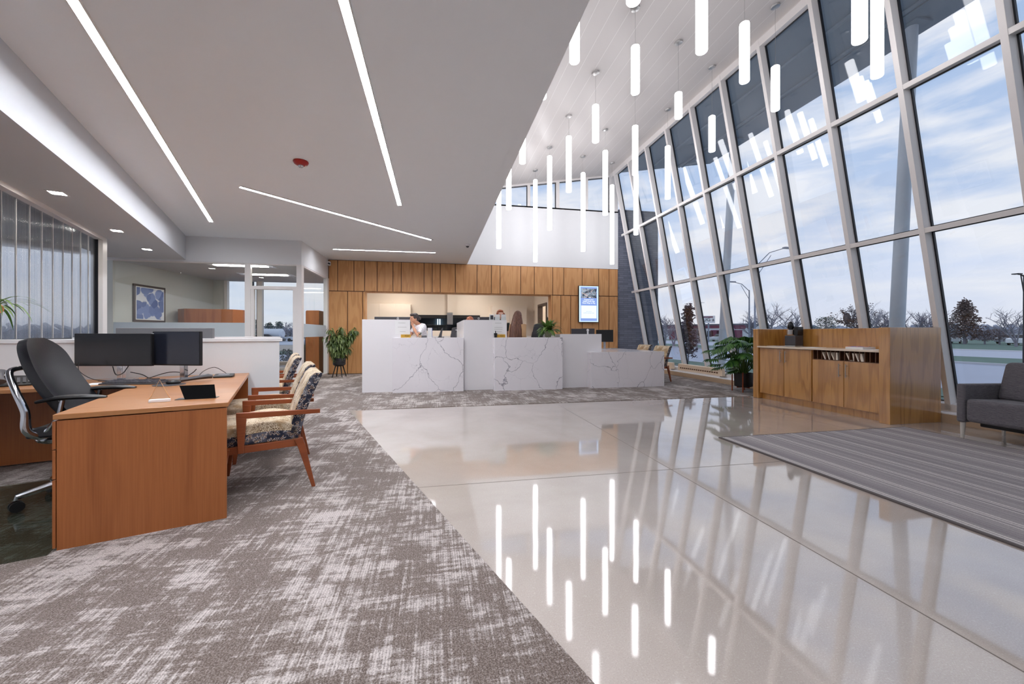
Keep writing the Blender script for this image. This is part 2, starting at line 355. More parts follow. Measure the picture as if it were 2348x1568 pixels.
def marble():
    t = NT('veined_quartz'); oi = t.n('ShaderNodeObjectInfo'); of_ = t.n('ShaderNodeVectorMath', operation='MULTIPLY_ADD'); of_.inputs[1].default_value = (37, 23, 11); t.l(oi.outputs['Random'], of_.inputs[0]); t.l(t.coord(), of_.inputs[2]); v = of_.outputs[0]; d = t.n('ShaderNodeTexNoise'); t.l(v, d.inputs['Vector']); d.inputs['Scale'].default_value = 1.3; d.inputs['Detail'].default_value = 5; d.inputs['Roughness'].default_value = .55
    vm = t.n('ShaderNodeVectorMath', operation='MULTIPLY_ADD'); vm.inputs[1].default_value = (.8, .8, .8); t.l(d.outputs['Color'], vm.inputs[0]); t.l(v, vm.inputs[2])
    def vein(scale, w0, w1, loc):
        mp_ = t.n('ShaderNodeMapping'); mp_.inputs['Location'].default_value = loc; mp_.inputs['Scale'].default_value = (1, 1, .8); mp_.inputs['Rotation'].default_value = (0, .6, 0); t.l(vm.outputs[0], mp_.inputs[0])
        k = t.n('ShaderNodeTexVoronoi', feature='DISTANCE_TO_EDGE'); t.l(mp_.outputs[0], k.inputs['Vector']); k.inputs['Scale'].default_value = scale
        wd = t.rng(t.noise(v, 2.6, 3, .6), .3, .72, w0, w1); r = t.math('DIVIDE', k.outputs['Distance'], wd); return t.math('SUBTRACT', 1.0, t.math('MINIMUM', r, 1.0), clamp=True)
    a = vein(1.5, .002, .016, (.3, .2, .1)); b = vein(2.7, .001, .008, (3.1, 1.7, .6))
    mask = t.rng(t.noise(t.coord(loc=(5, 3, 1)), 1.7, 2), .38, .56)
    f = t.math('ADD', t.math('MULTIPLY', a, .85), t.math('MULTIPLY', t.math('MULTIPLY', b, mask), .55), clamp=True)
    cl = t.mix(t.noise(v, 2.0, 3), lin((234, 230, 234)), lin((244, 241, 244)))
    return t.pr(t.mix(f, cl, lin((124, 120, 134))), .14, 0, .5, coat=.2)
M['marble'] = marble()
def brick(name, c1, c2, mortar, sw=5.0):
    t = NT(name); v = t.coord(rot=(-pi/2, 0, 0)); k = t.n('ShaderNodeTexBrick'); t.l(v, k.inputs['Vector']); k.inputs['Scale'].default_value = sw
    k.inputs['Brick Width'].default_value = 1.5; k.inputs['Row Height'].default_value = .34; k.inputs['Mortar Size'].default_value = .02
    k.inputs['Color1'].default_value = lin(c1); k.inputs['Color2'].default_value = lin(c2); k.inputs['Mortar'].default_value = lin(mortar)
    n_ = t.noise(t.coord(), 25, 3, .7); c_ = t.mix(t.math('MULTIPLY', n_, .5), k.outputs['Color'], lin(c2))
    return t.pr(c_, .85, 0, .3, t.bump(t.math('ADD', t.math('MULTIPLY', k.outputs['Fac'], -1.0), t.math('MULTIPLY', n_, .6)), .8, .01))
M['brick'] = brick('dark_grey_brick', (128, 132, 146), (104, 108, 122), (88, 90, 100))
def planks():
    t = NT('white_plank_ceiling'); sp = t.n('ShaderNodeSeparateXYZ'); t.l(t.coord(), sp.inputs[0])
    fr_ = t.math('FRACT', t.math('DIVIDE', sp.outputs['X'], .28)); ln = t.math('LESS_THAN', fr_, .025)
    c_ = t.mix(ln, lin((210, 204, 201)), lin((240, 236, 234))); return t.pr(c_, .42, 0, .5, t.bump(ln, -.3, .004))  # paler seam lines paint in the highlight along each reveal
M['planks'] = planks()
def fabric_dark():
    t = NT('navy_geometric_fabric'); v = t.coord(); k = t.n('ShaderNodeTexVoronoi', feature='DISTANCE_TO_EDGE'); t.l(v, k.inputs['Vector']); k.inputs['Scale'].default_value = 64
    q = t.n('ShaderNodeTexVoronoi', feature='F1'); t.l(v, q.inputs['Vector']); q.inputs['Scale'].default_value = 64
    e_ = t.math('LESS_THAN', k.outputs['Distance'], .04); cx_ = t.math('LESS_THAN', t.math('ABSOLUTE', t.math('SUBTRACT', q.outputs['Distance'], .22)), .05)
    ln = t.math('MULTIPLY', t.math('MAXIMUM', e_, cx_), t.math('GREATER_THAN', t.noise(v, 30, 1), .47))
    sp = t.n('ShaderNodeSeparateColor'); t.l(q.outputs['Color'], sp.inputs[0])
    tn = t.mix(t.rng(sp.outputs[0], .4, .6), lin((222, 220, 218)), lin((206, 168, 130)))
    return t.pr(t.mix(ln, t.mix(t.rng(t.noise(v, 9, 2), .55, .72), lin((40, 42, 56)), lin((100, 100, 110))), tn), .85, 0, .2, sheen=.2)
M['fab_dark'] = fabric_dark()
def fabric_tan():
    t = NT('tan_chevron_fabric'); v = t.coord(); k = t.n('ShaderNodeTexVoronoi', feature='DISTANCE_TO_EDGE'); t.l(v, k.inputs['Vector']); k.inputs['Scale'].default_value = 74
    ln = t.math('LESS_THAN', k.outputs['Distance'], .07); n_ = t.noise(v, 9, 3, .6)
    c_ = t.mix(t.math('MULTIPLY', ln, t.rng(n_, .35, .6)), t.mix(t.rng(t.noise(v, 11, 3, .6), .45, .62), lin((218, 202, 175)), lin((176, 148, 112))), lin((112, 84, 54)))
    return t.pr(c_, .85, 0, .2, t.bump(t.noise(v, 200, 2), .3, .002), sheen=.2)
M['fab_tan'] = fabric_tan()
def fabric_grey():
    t = NT('charcoal_slub_fabric'); n_ = t.noise(t.coord(scale=(5, 5, 60)), 3, 4, .7); m = t.noise(t.coord(scale=(12, 12, 90)), 4, 3, .8)
    c_ = t.mix(t.rng(t.math('ADD', t.math('MULTIPLY', n_, .5), t.math('MULTIPLY', m, .5)), .35, .65), lin((66, 64, 70)), lin((122, 118, 122)))
    return t.pr(c_, .9, 0, .2, t.bump(m, .3, .003), sheen=.15)
M['fab_grey'] = fabric_grey()
def leaf(name, c1, c2, rough=.4):
    t = NT(name); g = t.n('ShaderNodeNewGeometry'); c_ = t.mix(g.outputs['Random Per Island'], lin(c1), lin(c2))
    p = t.n('ShaderNodeBsdfPrincipled'); t.l(c_, p.inputs['Base Color']); p.inputs['Roughness'].default_value = rough
    tl = t.n('ShaderNodeBsdfTranslucent'); t.l(c_, tl.inputs[0]); ms = t.n('ShaderNodeMixShader'); ms.inputs[0].default_value = .25
    t.l(p.outputs[0], ms.inputs[1]); t.l(tl.outputs[0], ms.inputs[2]); t.l(ms.outputs[0], t.out.inputs[0]); return t.m
M['leaf_mid'] = leaf('green_leaf', (60, 96, 40), (120, 150, 76))
M['leaf_ficus'] = leaf('drooping_leaf', (52, 74, 30), (128, 146, 84))
M['leaf_phil'] = leaf('glossy_lobed_leaf', (30, 74, 36), (92, 140, 62), .3)
M['leaf_dark'] = leaf('dark_leaf', (26, 40, 34), (52, 70, 52))
M['leaf_brown'] = leaf('brown_leaf', (84, 70, 70), (126, 108, 102), .7)
M['leaf_purple'] = leaf('plum_leaf', (62, 54, 66), (96, 84, 98), .7)
M['leaf_ever'] = leaf('evergreen_needle', (58, 80, 76), (96, 118, 108), .7)
M['bark'] = plain('grey_bark', (142, 140, 152), .9, var=.2)
M['skin'] = plain('skin', (206, 150, 118), .5, var=.04)
M['skin2'] = plain('fair_skin', (226, 178, 156), .5, var=.04)
# outdoors
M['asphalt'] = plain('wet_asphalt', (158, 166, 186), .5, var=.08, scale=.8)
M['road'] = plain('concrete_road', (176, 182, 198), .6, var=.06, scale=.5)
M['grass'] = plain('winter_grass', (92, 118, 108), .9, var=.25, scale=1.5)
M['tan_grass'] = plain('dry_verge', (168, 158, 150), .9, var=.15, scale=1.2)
M['kerb'] = plain('pale_kerb', (200, 200, 205), .8)
# ------------------------------------------------------------------ room shell
ZC = 3.3; YB = 12.16; YG = 9.87
def S(name, mb, mats, **k): return tag(mb.build(name, mats, **k), kind='structure')
m = MB(); m.box(-12, 6.62, -6, 13.4, -.12, 0); m.mi = 1
j = .0035
m.box(2.0-j, 2.0+j, -6, 6.4, -.01, .0006); m.box(5.0-j, 5.0+j, -6, 6.4, -.01, .0006)
for y in (3.1, -.2, -3.5): m.box(-.2 if y > 3 else .6, 6.6, y-j, y+j, -.01, .0006)
S('floor', m, [M['concrete'], M['joint']])
LX = lambda y: -1.279-(y-6.376)*.3508
m = MB(); m.prism([(-12, -6), (LX(-6), -6), (LX(6.4), 6.4), (6.6, 6.47), (6.6, 12.2), (4, 16), (-12, 16)], -.05, .007)
S('floor_carpet', m, M['carpet'])
# flat ceiling and lowered soffit with its bulkhead face
E0 = LF(-1.448, -8); k = (YG-E0.y)/V.y; E1 = E0+V*k
m = MB(); m.prism([(.97, -6), (.97, YB), (-3.1, YB), (-3.1, YG+.1), (-7.0, YG+.1), (-7.0, YG-.1), (-9, -6)], ZC, ZC+.25)
S('ceiling', m, M['ceiling_paint'])
m = MB(); m.prism([(E0.x, E0.y), (E1.x, E1.y), (-6.8, E1.y), (-6.5, 8.8), (-9.6, 6.0), (-12, E0.y)], 2.78, 3.3)
S('ceiling_soffit', m, M['soffit_paint'])
# high sloping plank ceiling, runs on outside as the canopy soffit
CZ = lambda x: 5.42+.17*x
def slope_slab(x0, x1, y0, y1, th): return MB().hexa([(x0,y0,CZ(x0)),(x1,y0,CZ(x1)),(x1,y1,CZ(x1)),(x0,y1,CZ(x0)),(x0,y0,CZ(x0)+th),(x1,y0,CZ(x1)+th),(x1,y1,CZ(x1)+th),(x0,y1,CZ(x0)+th)])
S('ceiling_high', slope_slab(.6, 5.66, -6, 12.3, .3), M['planks'])
M['canopy'] = plain('canopy_metal', (138, 152, 168), .6, var=.05, scale=1)
S('roof_canopy', slope_slab(5.75, 9.26, -6, 12.06, .3), M['canopy'])
for x in (6.9, 8.0, 8.12): S('trim_canopy', MB().hexa([(x,-6,CZ(x)-.05),(x+.05,-6,CZ(x)-.05),(x+.05,12,CZ(x)-.05),(x,12,CZ(x)-.05),(x,-6,CZ(x)+.05),(x+.05,-6,CZ(x)+.05),(x+.05,12,CZ(x)+.05),(x,12,CZ(x)+.05)]), M['canopy'])
S('trim_1', B(.85, .968, -6, YB, ZC+.25, CZ(1)+.02), M['white_wall'])
# back wall with teller opening
OX0, OX1, OZ = -1.99, 3.63, 2.40
S('wall_back', MB().box(-3.1, OX0-.04, YB+.05, YB+.3, 0, 3.29).box(OX1+.045, 5.93, YB+.05, YB+.3, 0, 3.29).box(OX0-.04, OX1+.045, YB+.05, YB+.3, OZ+.03, 3.29).box(-3.1, 5.93, YB+.02, YB+.3, 3.295, 5.19), M['white_wall'])
ups = [-2.99, -2.744, -2.301, -2.007, -1.662, -1.214, -.975, -.318, -.079, .159, .61, 1.269, 1.713, 1.989, 2.642, 3.082, 3.684, 4.054, 4.673, 5.243, 5.602, 5.918]
m = MB(); m.mi = 1; m.box(-3.0, OX0-.03, YB+.02, YB+.05, 0, 3.295); m.box(OX1+.045, 5.92, YB+.02, YB+.05, 0, 3.295); m.box(OX0-.03, OX1+.045, YB+.02, YB+.05, OZ+.02, 3.295); m.mi = 0
G = .011
for a, b in zip(ups, ups[1:]): m.box(a+G, b-G, YB, YB+.03, 2.41, 3.28)
for a, b in zip([-2.99, -2.475], [-2.475, -2.06]): m.box(a+G, b-G, YB, YB+.03, .02, 2.385)
for a, b in zip([3.67, 3.955, 4.283, 4.673, 5.243, 5.602], [3.955, 4.283, 4.673, 5.243, 5.602, 5.918]): m.box(a+G, b-G, YB, YB+.03, .02, 2.385)
m.box(-2.06+G, OX0, YB, YB+.32, 0, 2.385); m.box(OX1, OX1+.04, YB, YB+.32, 0, 2.385); m.box(-2.06+G, OX1+.04, YB+.04, YB+.32, 2.385, 2.41)
S('wall_back_paneling', m, [M['wood_wall'], M['wood_gap']])
S('wall_right_brick', MB().box(5.95, 7.4, YB+.06, YB+.4, -.4, 5.22).box(5.95, 7.45, YB+.02, YB+.44, 5.22, 5.27), M['brick'])
# clerestory
cl = S('window_2', MB().box(.9, 5.93, YB+.02, YB+.26, 5.15, 5.19), M['alu'])
for i, (a, b) in enumerate(((2.0, 2.02), (2.867, 2.961), (3.81, 3.92), (4.78, 4.889), (5.632, 5.93))):
    MB().hexa([(a,YB+.03,5.19),(b,YB+.03,5.19),(b,YB+.2,5.19),(a,YB+.2,5.19),(a,YB+.03,CZ(a)),(b,YB+.03,CZ(b)),(b,YB+.2,CZ(b)),(a,YB+.2,CZ(a))]).build('mullion', M['alu'], cl)
for a, b in ((1.1, 2.0), (2.02, 2.867), (2.961, 3.81), (3.92, 4.78), (4.889, 5.632)):
    y = YB+.1; h = lambda x, d: CZ(x)-d
    MB().hexa([(a,y,5.19),(b,y,5.19),(b,y+.012,5.19),(a,y+.012,5.19),(a,y,h(a,.05)),(b,y,h(b,.05)),(b,y+.012,h(b,.05)),(a,y+.012,h(a,.05))]).build('pane', M['glass'], cl)
    q = MB(); q.box(b-.016, b, y-.02, y+.02, 5.19, h(b, .05)); q.box(a, a+.008, y-.02, y+.02, 5.19, h(a, .05))
    q.hexa([(a,y-.02,h(a,.06)),(b,y-.02,h(b,.06)),(b,y+.02,h(b,.06)),(a,y+.02,h(a,.06)),(a,y-.02,h(a,.045)),(b,y-.02,h(b,.045)),(b,y+.02,h(b,.045)),(a,y+.02,h(a,.045))]); q.build('gasket', M['gasket'], cl)
    MB().hexa([(a,YB+.03,h(a,.05)),(b,YB+.03,h(b,.05)),(b,YB+.2,h(b,.05)),(a,YB+.2,h(a,.05)),(a,YB+.03,h(a,0)),(b,YB+.03,h(b,0)),(b,YB+.2,h(b,0)),(a,YB+.2,h(a,0))]).build('head', M['alu'], cl)
# leaning curtain wall
TH = radians(11); O = Vector((6.83, 0, .12)); ET = Vector((-sin(TH), 0, cos(TH))); EN = Vector((cos(TH), 0, sin(TH)))
def W3(y, t, n): return O+Vector((0, y, 0))+ET*t+EN*n
def WB(mb, y0, y1, t0, t1, n0, n1):
    return mb.hexa([W3(y0,t0,n0),W3(y0,t0,n1),W3(y1,t0,n1),W3(y1,t0,n0),W3(y0,t1,n0),W3(y0,t1,n1),W3(y1,t1,n1),W3(y1,t1,n0)])
my = [11.90, 10.98, 10.01, 9.04, 8.07, 7.10, 6.13, 5.14, 4.18, 3.21]
while my[-1] > -5: my.append(my[-1]-.967)
cw = S('window_1', WB(MB(), -6, 12.1, 0, .10, 0, .15), M['alu'])
for y in my: WB(MB(), y-.064, y, 0.02, 6.40, 0, .13).build('mullion', M['alu'], cw, bevel=.003)
for t in (2.46, 4.35, 6.32):
    WB(MB(), -6, 12.1, t-(.033 if t < 6 else .07), t+(.033 if t < 6 else .1), .004, .128).build('transom', M['alu'], cw, bevel=.003)
rows = [(.10, 2.427), (2.493, 4.317), (4.383, 6.25)]
for i in range(len(my)-1):
    y1, y0 = my[i]-.064, my[i+1]
    g = MB()
    for t0, t1 in rows:
        WB(MB(), y0-.02, y1+.02, t0-.02, t1+.02, .150, .158).build('pane', M['glass'], cw)
        WB(g, y1-.017, y1, t0, t1, .118, .149); WB(g, y0, y0+.017, t0, t1, .118, .149); WB(g, y0, y1, t1-.014, t1, .118, .149); WB(g, y0, y1, t0, t0+.012, .118, .149)
    g.build('gasket', M['gasket'], cw)
y0 = my[0]
for t0, t1 in rows: WB(MB(), y0-.02, 12.12, t0-.02, t1+.02, .150, .158).build('pane', M['glass'], cw)
S('sill_right', MB().box(6.60, 7.04, -6, 12.16, .113, .125).box(6.78, 7.04, -6, 12.16, -.05, .122), M['alu2'])
S('curb_right', MB().box(6.60, 6.78, -6, 12.16, -.05, .113), M['curb'])
# wall behind the camera and outer side walls
S('wall_front', MB().box(-12, 7.2, -6.3, -6, 0, 7), M['white_wall'])
# ---- left: low wall with fluted screen
lw = S('wall_left', LB(LB(MB(), -2.37, -2.25, -6, 6.06, 0, 1.075), -2.39, -2.225, -6, 6.06, 1.07, 1.095), M['white_wall'])
S('trim_2', LB(MB(), -2.37, -2.225, 6.06, 6.25, 0, 2.79), M['alu'])
S('trim_3', LB(MB(), -2.37, -2.225, -6, 6.06, 2.725, 2.79), M['alu'])
sc_ = S('window_3', LB(LB(MB(), -2.34, -2.28, 6.046, 6.06, 1.095, 2.73), -2.34, -2.28, -6, 6.06, 1.095, 1.11), M['gasket'])
v = 6.045
while v > 1.2:
    LB(MB(), -2.318, -2.306, v-.285, v-.004, 1.10, 2.73).build('fluted_panel', M['fluted'], sc_)
    LB(MB(), -2.321, -2.302, v-.2895, v-.2865, 1.10, 2.73).build('joiner_strip', M['alu'], sc_); v -= .289
# glazing of the room behind the screen
w7 = S('window_7', MB().hexa([(-9.6,6.0,.0),(-6.5,8.8,.0),(-6.58,8.88,.0),(-9.68,6.08,.0),(-9.6,6.0,.12),(-6.5,8.8,.12),(-6.58,8.88,.12),(-9.68,6.08,.12)]), M['alu'])
MB().hexa([(-9.6,6.0,2.66),(-6.5,8.8,2.66),(-6.58,8.88,2.66),(-9.68,6.08,2.66),(-9.6,6.0,2.78),(-6.5,8.8,2.78),(-6.58,8.88,2.78),(-9.68,6.08,2.78)]).build('head', M['alu'], w7)
# ---- glass office
S('wall_office_header', MB().box(-6.8, -3.0, YG-.03, YG+.1, 2.752, 3.3).box(-3.1, -3.0, YG+.1, YB+.1, 2.752, 3.3), M['white_wall'])
of = S('window_4', MB().box(-3.105, -2.995, YG-.03, YG+.09, 0, 2.752), M['alu'])
def fr(a, b, c, d, e_, f): return MB().box(a, b, c, d, e_, f).build('frame', M['alu'], of, bevel=.004)
fr(-4.175, -4.06, YG-.02, YG+.08, 0, 2.752); fr(-4.06, -3.105, YG-.02, YG+.08, 2.17, 2.245); fr(-3.185, -3.105, YG-.02, YG+.08, 0, 2.17); fr(-4.06, -3.99, YG-.01, YG+.07, 0, 2.17)
fr(-6.8, -4.06, YG, YG+.06, 0, .05); fr(-6.8, -3.1, YG-.01, YG+.07, 2.722, 2.754)
fr(-3.07, -3.01, 9.96, YB, 2.722, 2.754); fr(-3.09, -2.98, 9.96, YB, 0, .06); fr(-3.09, -2.98, 12.02, YB+.02, 0, 2.75); fr(-3.08, -3.0, 9.96, 10.02, 0, 2.75)
def gp(*a): return MB().box(*a).build('pane', M['glass_in'], of)
gp(-6.8, -5.453, YG+.02, YG+.03, .05, 2.725); gp(-5.447, -4.175, YG+.02, YG+.03, .05, 2.725); gp(-4.05, -3.11, YG+.02, YG+.03, 2.245, 2.725); gp(-3.99, -3.19, YG+.02, YG+.03, .1, 2.17)
gp(-3.045, -3.035, 10.02, 10.98, .06, 2.725); gp(-3.045, -3.035, 10.985, 12.02, .06, 2.725)
def fb(*a): return MB().box(*a).build('frosted_band', M['frost'], of)
fb(-6.8, -4.175, YG+.012, YG+.016, 1.09, 1.415); fb(-3.033, -3.03, 10.02, 12.02, 1.09, 1.405)
S('ceiling_office', MB().box(-7, -3.1, YG+.1, 13.4, 2.752, 2.9), M['soffit_paint'])
S('wall_office_left', MB().prism([(-6.95, YG+.0), (-6.70, YG+.0), (-6.42, 13.3), (-6.8, 13.3)], 0, 2.752), M['grey_wall'])
S('wall_office_right', MB().box(-3.1, -2.98, YB+.03, 13.4, 0, 2.8), M['grey_wall'])
S('wall_office_back', MB().box(-6.6, -6.1, 13.2, 13.35, 0, 2.76).box(-6.1, -3.1, 13.2, 13.35, 0, .1), M['grey_wall'])
ow = S('window_5', MB().box(-6.1, -3.1, 13.2, 13.3, .1, .14), M['alu'])
for a, b in ((-6.13, -6.05), (-5.25, -5.11), (-3.15, -3.08)): MB().box(a, b, 13.17, 13.3, .1, 2.75).build('mullion', M['alu'], ow)
for a, b in ((-6.05, -5.25), (-5.11, -3.15)):
    MB().box(a, b, 13.25, 13.26, .14, 2.74).build('pane', M['glass'], ow); MB().box(b-.025, b, 13.2, 13.28, .14, 2.74).build('gasket', M['gasket'], ow)
# ---- room behind the teller opening
S('wall_teller_back', MB().box(-3.2, -.64, 14.5, 14.62, 0, 2.9).box(1.62, 3.65, 14.5, 14.62, 0, 2.9).box(-.64, 1.62, 14.5, 14.62, 0, 1.28).box(-.64, 1.62, 14.5, 14.62, 1.84, 2.9), M['cream_wall'])
S('wall_teller_left', MB().box(-2.9, -2.8, YB+.3, 14.5, 0, 2.9), M['cream_wall'])
S('wall_teller_right', MB().box(3.63, 3.75, YB+.33, 12.62, 0, 2.9).box(3.63, 3.75, 13.73, 14.6, 0, 2.9).box(3.63, 3.75, 12.62, 13.73, 2.20, 2.9), M['cream_wall'])
S('ceiling_teller', MB().box(-3.2, 6, YB+.3, 16, 2.9, 3.0), M['white_wall'])
d3 = S('door_3', MB().box(3.60, 3.77, 13.66, 13.73, 0, 2.2).box(3.60, 3.77, 12.62, 12.69, 0, 2.2).box(3.60, 3.77, 12.69, 13.66, 2.13, 2.2), plain('bronze_door_frame', (88, 72, 64), .5))
S('wall_corridor', MB().box(3.75, 5.9, 14.5, 14.6, 0, 2.9).box(5.8, 5.9, 12.5, 14.5, 0, 2.9), M['cream_wall'])
M['blue_room'] = plain('blue_room_paint', (92, 112, 128), .6, var=.05)
w6 = S('window_6', MB().box(-.64, 1.62, 14.46, 14.64, 1.725, 1.84), M['black'])
MB().box(-.64, 1.62, 14.56, 14.57, 1.28, 1.73).build('pane', M['glass_in'], w6)
S('wall_far_room', MB().box(-1.6, 2.6, 17.4, 17.5, 0, 2.9).box(-1.7, -1.6, 14.62, 17.5, 0, 2.9).box(2.6, 2.7, 14.62, 17.5, 0, 2.9).box(-1.7, 2.7, 14.6, 17.5, 2.9, 3.0), M['blue_room'])
# outer earth and paving
S('ground', MB().box(-160, 160, -60, 320, -1.2, -.42), M['tan_grass'])
gz = -.35
S('road_parking', MB().box(11.7, 13.4, -60, 250, -1, gz+.06).box(7.0, 11.7, -60, 250, -1, gz+.03), [M['grass']])
S('road_lot', B(13.4, 26.5, -60, 250, -1, gz), M['asphalt'])
S('lawn_strip', B(26.5, 34.5, -60, 250, -1, gz+.02), M['grass'])
S('road_street', B(34.5, 48, -60, 250, -1, gz), M['road'])
S('kerb_far', MB().box(26.3, 26.55, -60, 250, -1, gz+.1).box(48, 49.5, -60, 250, -1, gz+.06), M['kerb'])
S('lawn_far', B(49.5, 130, -60, 250, -1, gz+.01), M['grass'])
S('road_left_lot', B(-60, 3, 13.5, 31.5, -1, gz), M['asphalt'])
S('lawn_left', B(-60, 3, 31.5, 37.5, -1, gz+.02), M['grass'])
S('road_left_street', B(-60, 3, 60, 120, -1, gz), M['road'])
# ------------------------------------------------------------------ lamps of the room
def pendant(x, y, zt, zb, label):
    r = thing('pendant_light', label, 'pendant light', (x, y, 0), group='tube pendants under the high ceiling')
    zc = CZ(x); m = MB(); m.xf = Matrix.Translation((0, 0, zc)) @ Matrix.Rotation(-math.atan(.17), 4, 'Y'); m.lathe([(.02, -.03), (.062, -.024), (.068, 0)], 20); m.build('canopy', M['steel'], r, smooth=True)
    MB().cyl((0, 0, zt+.02), (0, 0, zc-.02), .0022, n=6).build('cord', M['steel'], r)
    m = MB(); m.lathe([(.045, zt+.008), (.058, zt), (.061, zt-.02), (.061, zb+.012), (.055, zb+.002), (.0, zb)], 20, caps=False); m.build('tube_shade', M['lamp'], r, smooth=True, ang=50)
    MB().lathe([(.0, zt+.03), (.03, zt+.028), (.045, zt+.007), (.0, zt+.006)], 16, caps=False).build('cap', M['alu'], r, smooth=True)
    return r
def zb_at(x, y, py): D = Vector((x, y, 0)).dot(fw); return EYE-(py-HYP)/FPX*D
PEND = [  # x, y, top z, bottom z, label
 (1.67, 3.14, 4.75, zb_at(1.67,3.14,6), 'tube pendant showing only its bottom tip at the top edge'),
 (1.67, 4.6, 5.2, zb_at(1.67,4.6,143), 'thick tube pendant beside the ceiling edge, highest of those half hidden by it'),
 (1.67, 6.06, 5.3, zb_at(1.67,6.06,226), 'tube pendant of which a small tip shows past the flat ceiling edge'),
 (1.67, 7.52, 5.4, zb_at(1.67,7.52,374.5), 'tube pendant half hidden by the ceiling edge, left of the clerestory'),
 (1.67, 8.98, 5.35, zb_at(1.67,8.98,480.6), 'tube pendant in front of the first clerestory pane, second from the left'),
 (1.67, 10.44, 5.45, zb_at(1.67,10.44,569.6), 'long tube pendant at the far left against the white wall'),
 (2.86, 3.86, 5.3, zb_at(2.86,3.86,120), 'wide tube pendant cut by the top edge, between the plank ceiling discs'),
 (2.86, 5.32, 5.34, 4.66, 'short tube pendant under the nearest round ceiling disc'),
 (2.86, 6.77, 5.30, 4.64, 'short tube pendant in the middle of the plank ceiling'),
 (2.86, 8.24, 5.45, 4.25, 'medium tube pendant hanging clear of the clerestory, above the second mullion'),
 (2.86, 9.71, 5.67, 3.80, 'tube pendant crossing the second clerestory pane'),
 (2.86, 11.16, 5.62, 3.25, 'longest tube pendant near the white wall, reaching almost to the oak panels'),
 (4.05, 3.14, 5.2, zb_at(4.05,3.14,96), 'fat tube pendant with open grey bottom, left of the two before the upper glass'),
 (4.05, 4.6, 5.30, 4.52, 'tube pendant just left of the first leaning mullion at the top'),
 (4.05, 6.06, 5.24, 4.82, 'shortest tube pendant, a stub against the plank ceiling'),
 (4.05, 7.54, 5.44, 4.44, 'tube pendant whose lower end meets the longer one behind it'),
 (4.05, 9.0, 5.59, 4.04, 'tube pendant in front of the last clerestory pane'),
 (4.05, 10.47, 5.64, 3.46, 'long tube pendant in front of the third clerestory mullion'),
 (5.24, 3.86, 5.3, zb_at(5.24,3.86,176.5), 'bright tube pendant right of the fat one, before the upper glass'),
 (5.24, 5.32, 5.35, 4.67, 'tube pendant in front of the dark canopy glass, hung from a long cord'),
 (5.24, 6.77, 5.35, 4.68, 'small tube pendant close to the mullion tops'),
 (5.24, 8.25, 5.46, 4.26, 'tube pendant beside the glass wall, second in its row from the far end'),
 (5.24, 9.71, 5.4, zb_at(5.24,9.7,538), 'very long tube pendant in front of the glass wall, its tip near the second transom'),
 (5.24, 11.16, 5.64, 3.26, 'long tube pendant in the far corner above the round wall camera'),
]
for p in PEND: pendant(*p)
for i, (x, y) in enumerate([(1.67, .22), (1.67, -2.7), (2.86, .94), (2.86, -1.98), (4.05, .22), (4.05, -2.7), (5.24, .94), (5.24, -1.98)]): pendant(x, y, 5.3, 4.5, 'unseen tube pendant behind the camera, added for frontal light')  # unseen rows carried on behind the camera to light the counter fronts
def strip(p0, p1, w, label):
    d = (Vector(p1)-Vector(p0)); L_ = d.length; a = atan2(d.y, d.x)
    r = thing('ceiling_light_strip', label, 'ceiling light', (p0[0], p0[1], ZC), a, 'linear lights in the flat ceiling')
    B(0, L_, -w/2, w/2, -.004, .01).build('diffuser', M['strip'], r)
    MB().box(-.008, L_+.008, -w/2-.008, -w/2, -.018, .01).box(-.008, L_+.008, w/2, w/2+.008, -.018, .01).box(-.008, 0, -w/2, w/2, -.006, .01).box(L_, L_+.008, -w/2, w/2, -.006, .01).build('trim_frame', M['alu'], r)  # long sides dropped lower to cut the strip's light on the bulkhead
strip((-1.35, .4), (-4.166, 8.493), .062, 'longest recessed light line, slanting at the left over the desk')
strip((-.57, -2.0), (-.57, 6.805), .062, 'recessed light line running down the middle of the flat ceiling')
strip((-3.2, -1.0), (.3, -3.6), .062, 'unseen light line added in the ceiling behind the camera')  # unseen extra line, added for more light in the room
strip((-2.753, 6.377), (-.069, 9.155), .062, 'slanting recessed light line beyond the red alarm')
strip((-2.51, 10.614), (.01, 10.557), .062, 'short recessed light line along the oak wall')
for i, (p, lb) in enumerate((((-4.24, 5.45), 'square downlight in the low soffit nearest the window screen'), ((-4.88, 7.27), 'middle square downlight of three in the low soffit'), ((-5.39, 8.76), 'farthest square downlight in the low soffit'), ((-3.6, 3.6), None))):
    if lb is None: continue
    r = thing('downlight', lb, 'downlight', (p[0], p[1], 2.78), LA, 'square downlights in the soffit')
    B(-.062, .062, -.062, .062, -.002, .01).build('lens', M['down'], r)
    MB().box(-.08, .08, -.08, -.062, -.005, .01).box(-.08, .08, .062, .08, -.005, .01).box(-.08, -.062, -.062, .062, -.005, .01).box(.062, .08, -.062, .062, -.005, .01).build('bezel', M['alu'], r)
for (x0, x1, y0, y1, lb) in ((-5.1, -3.7, 9.98, 10.45, 'ceiling light box in the glass office, nearer the door'), (-5.05, -3.75, 11.45, 11.85, 'ceiling light box in the glass office, nearer the window')):
    r = thing('office_ceiling_light', lb, 'ceiling light', ((x0+x1)/2, (y0+y1)/2, 2.752), group='light boxes in the glass office'); a, b = (x1-x0)/2, (y1-y0)/2
    B(-a+.15, a-.15, -.07, .07, -.02, 0).build('diffuser', M['office_lamp'], r); B(-a, a, -b, b, -.01, .0).build('tray', M['white_lam'], r)
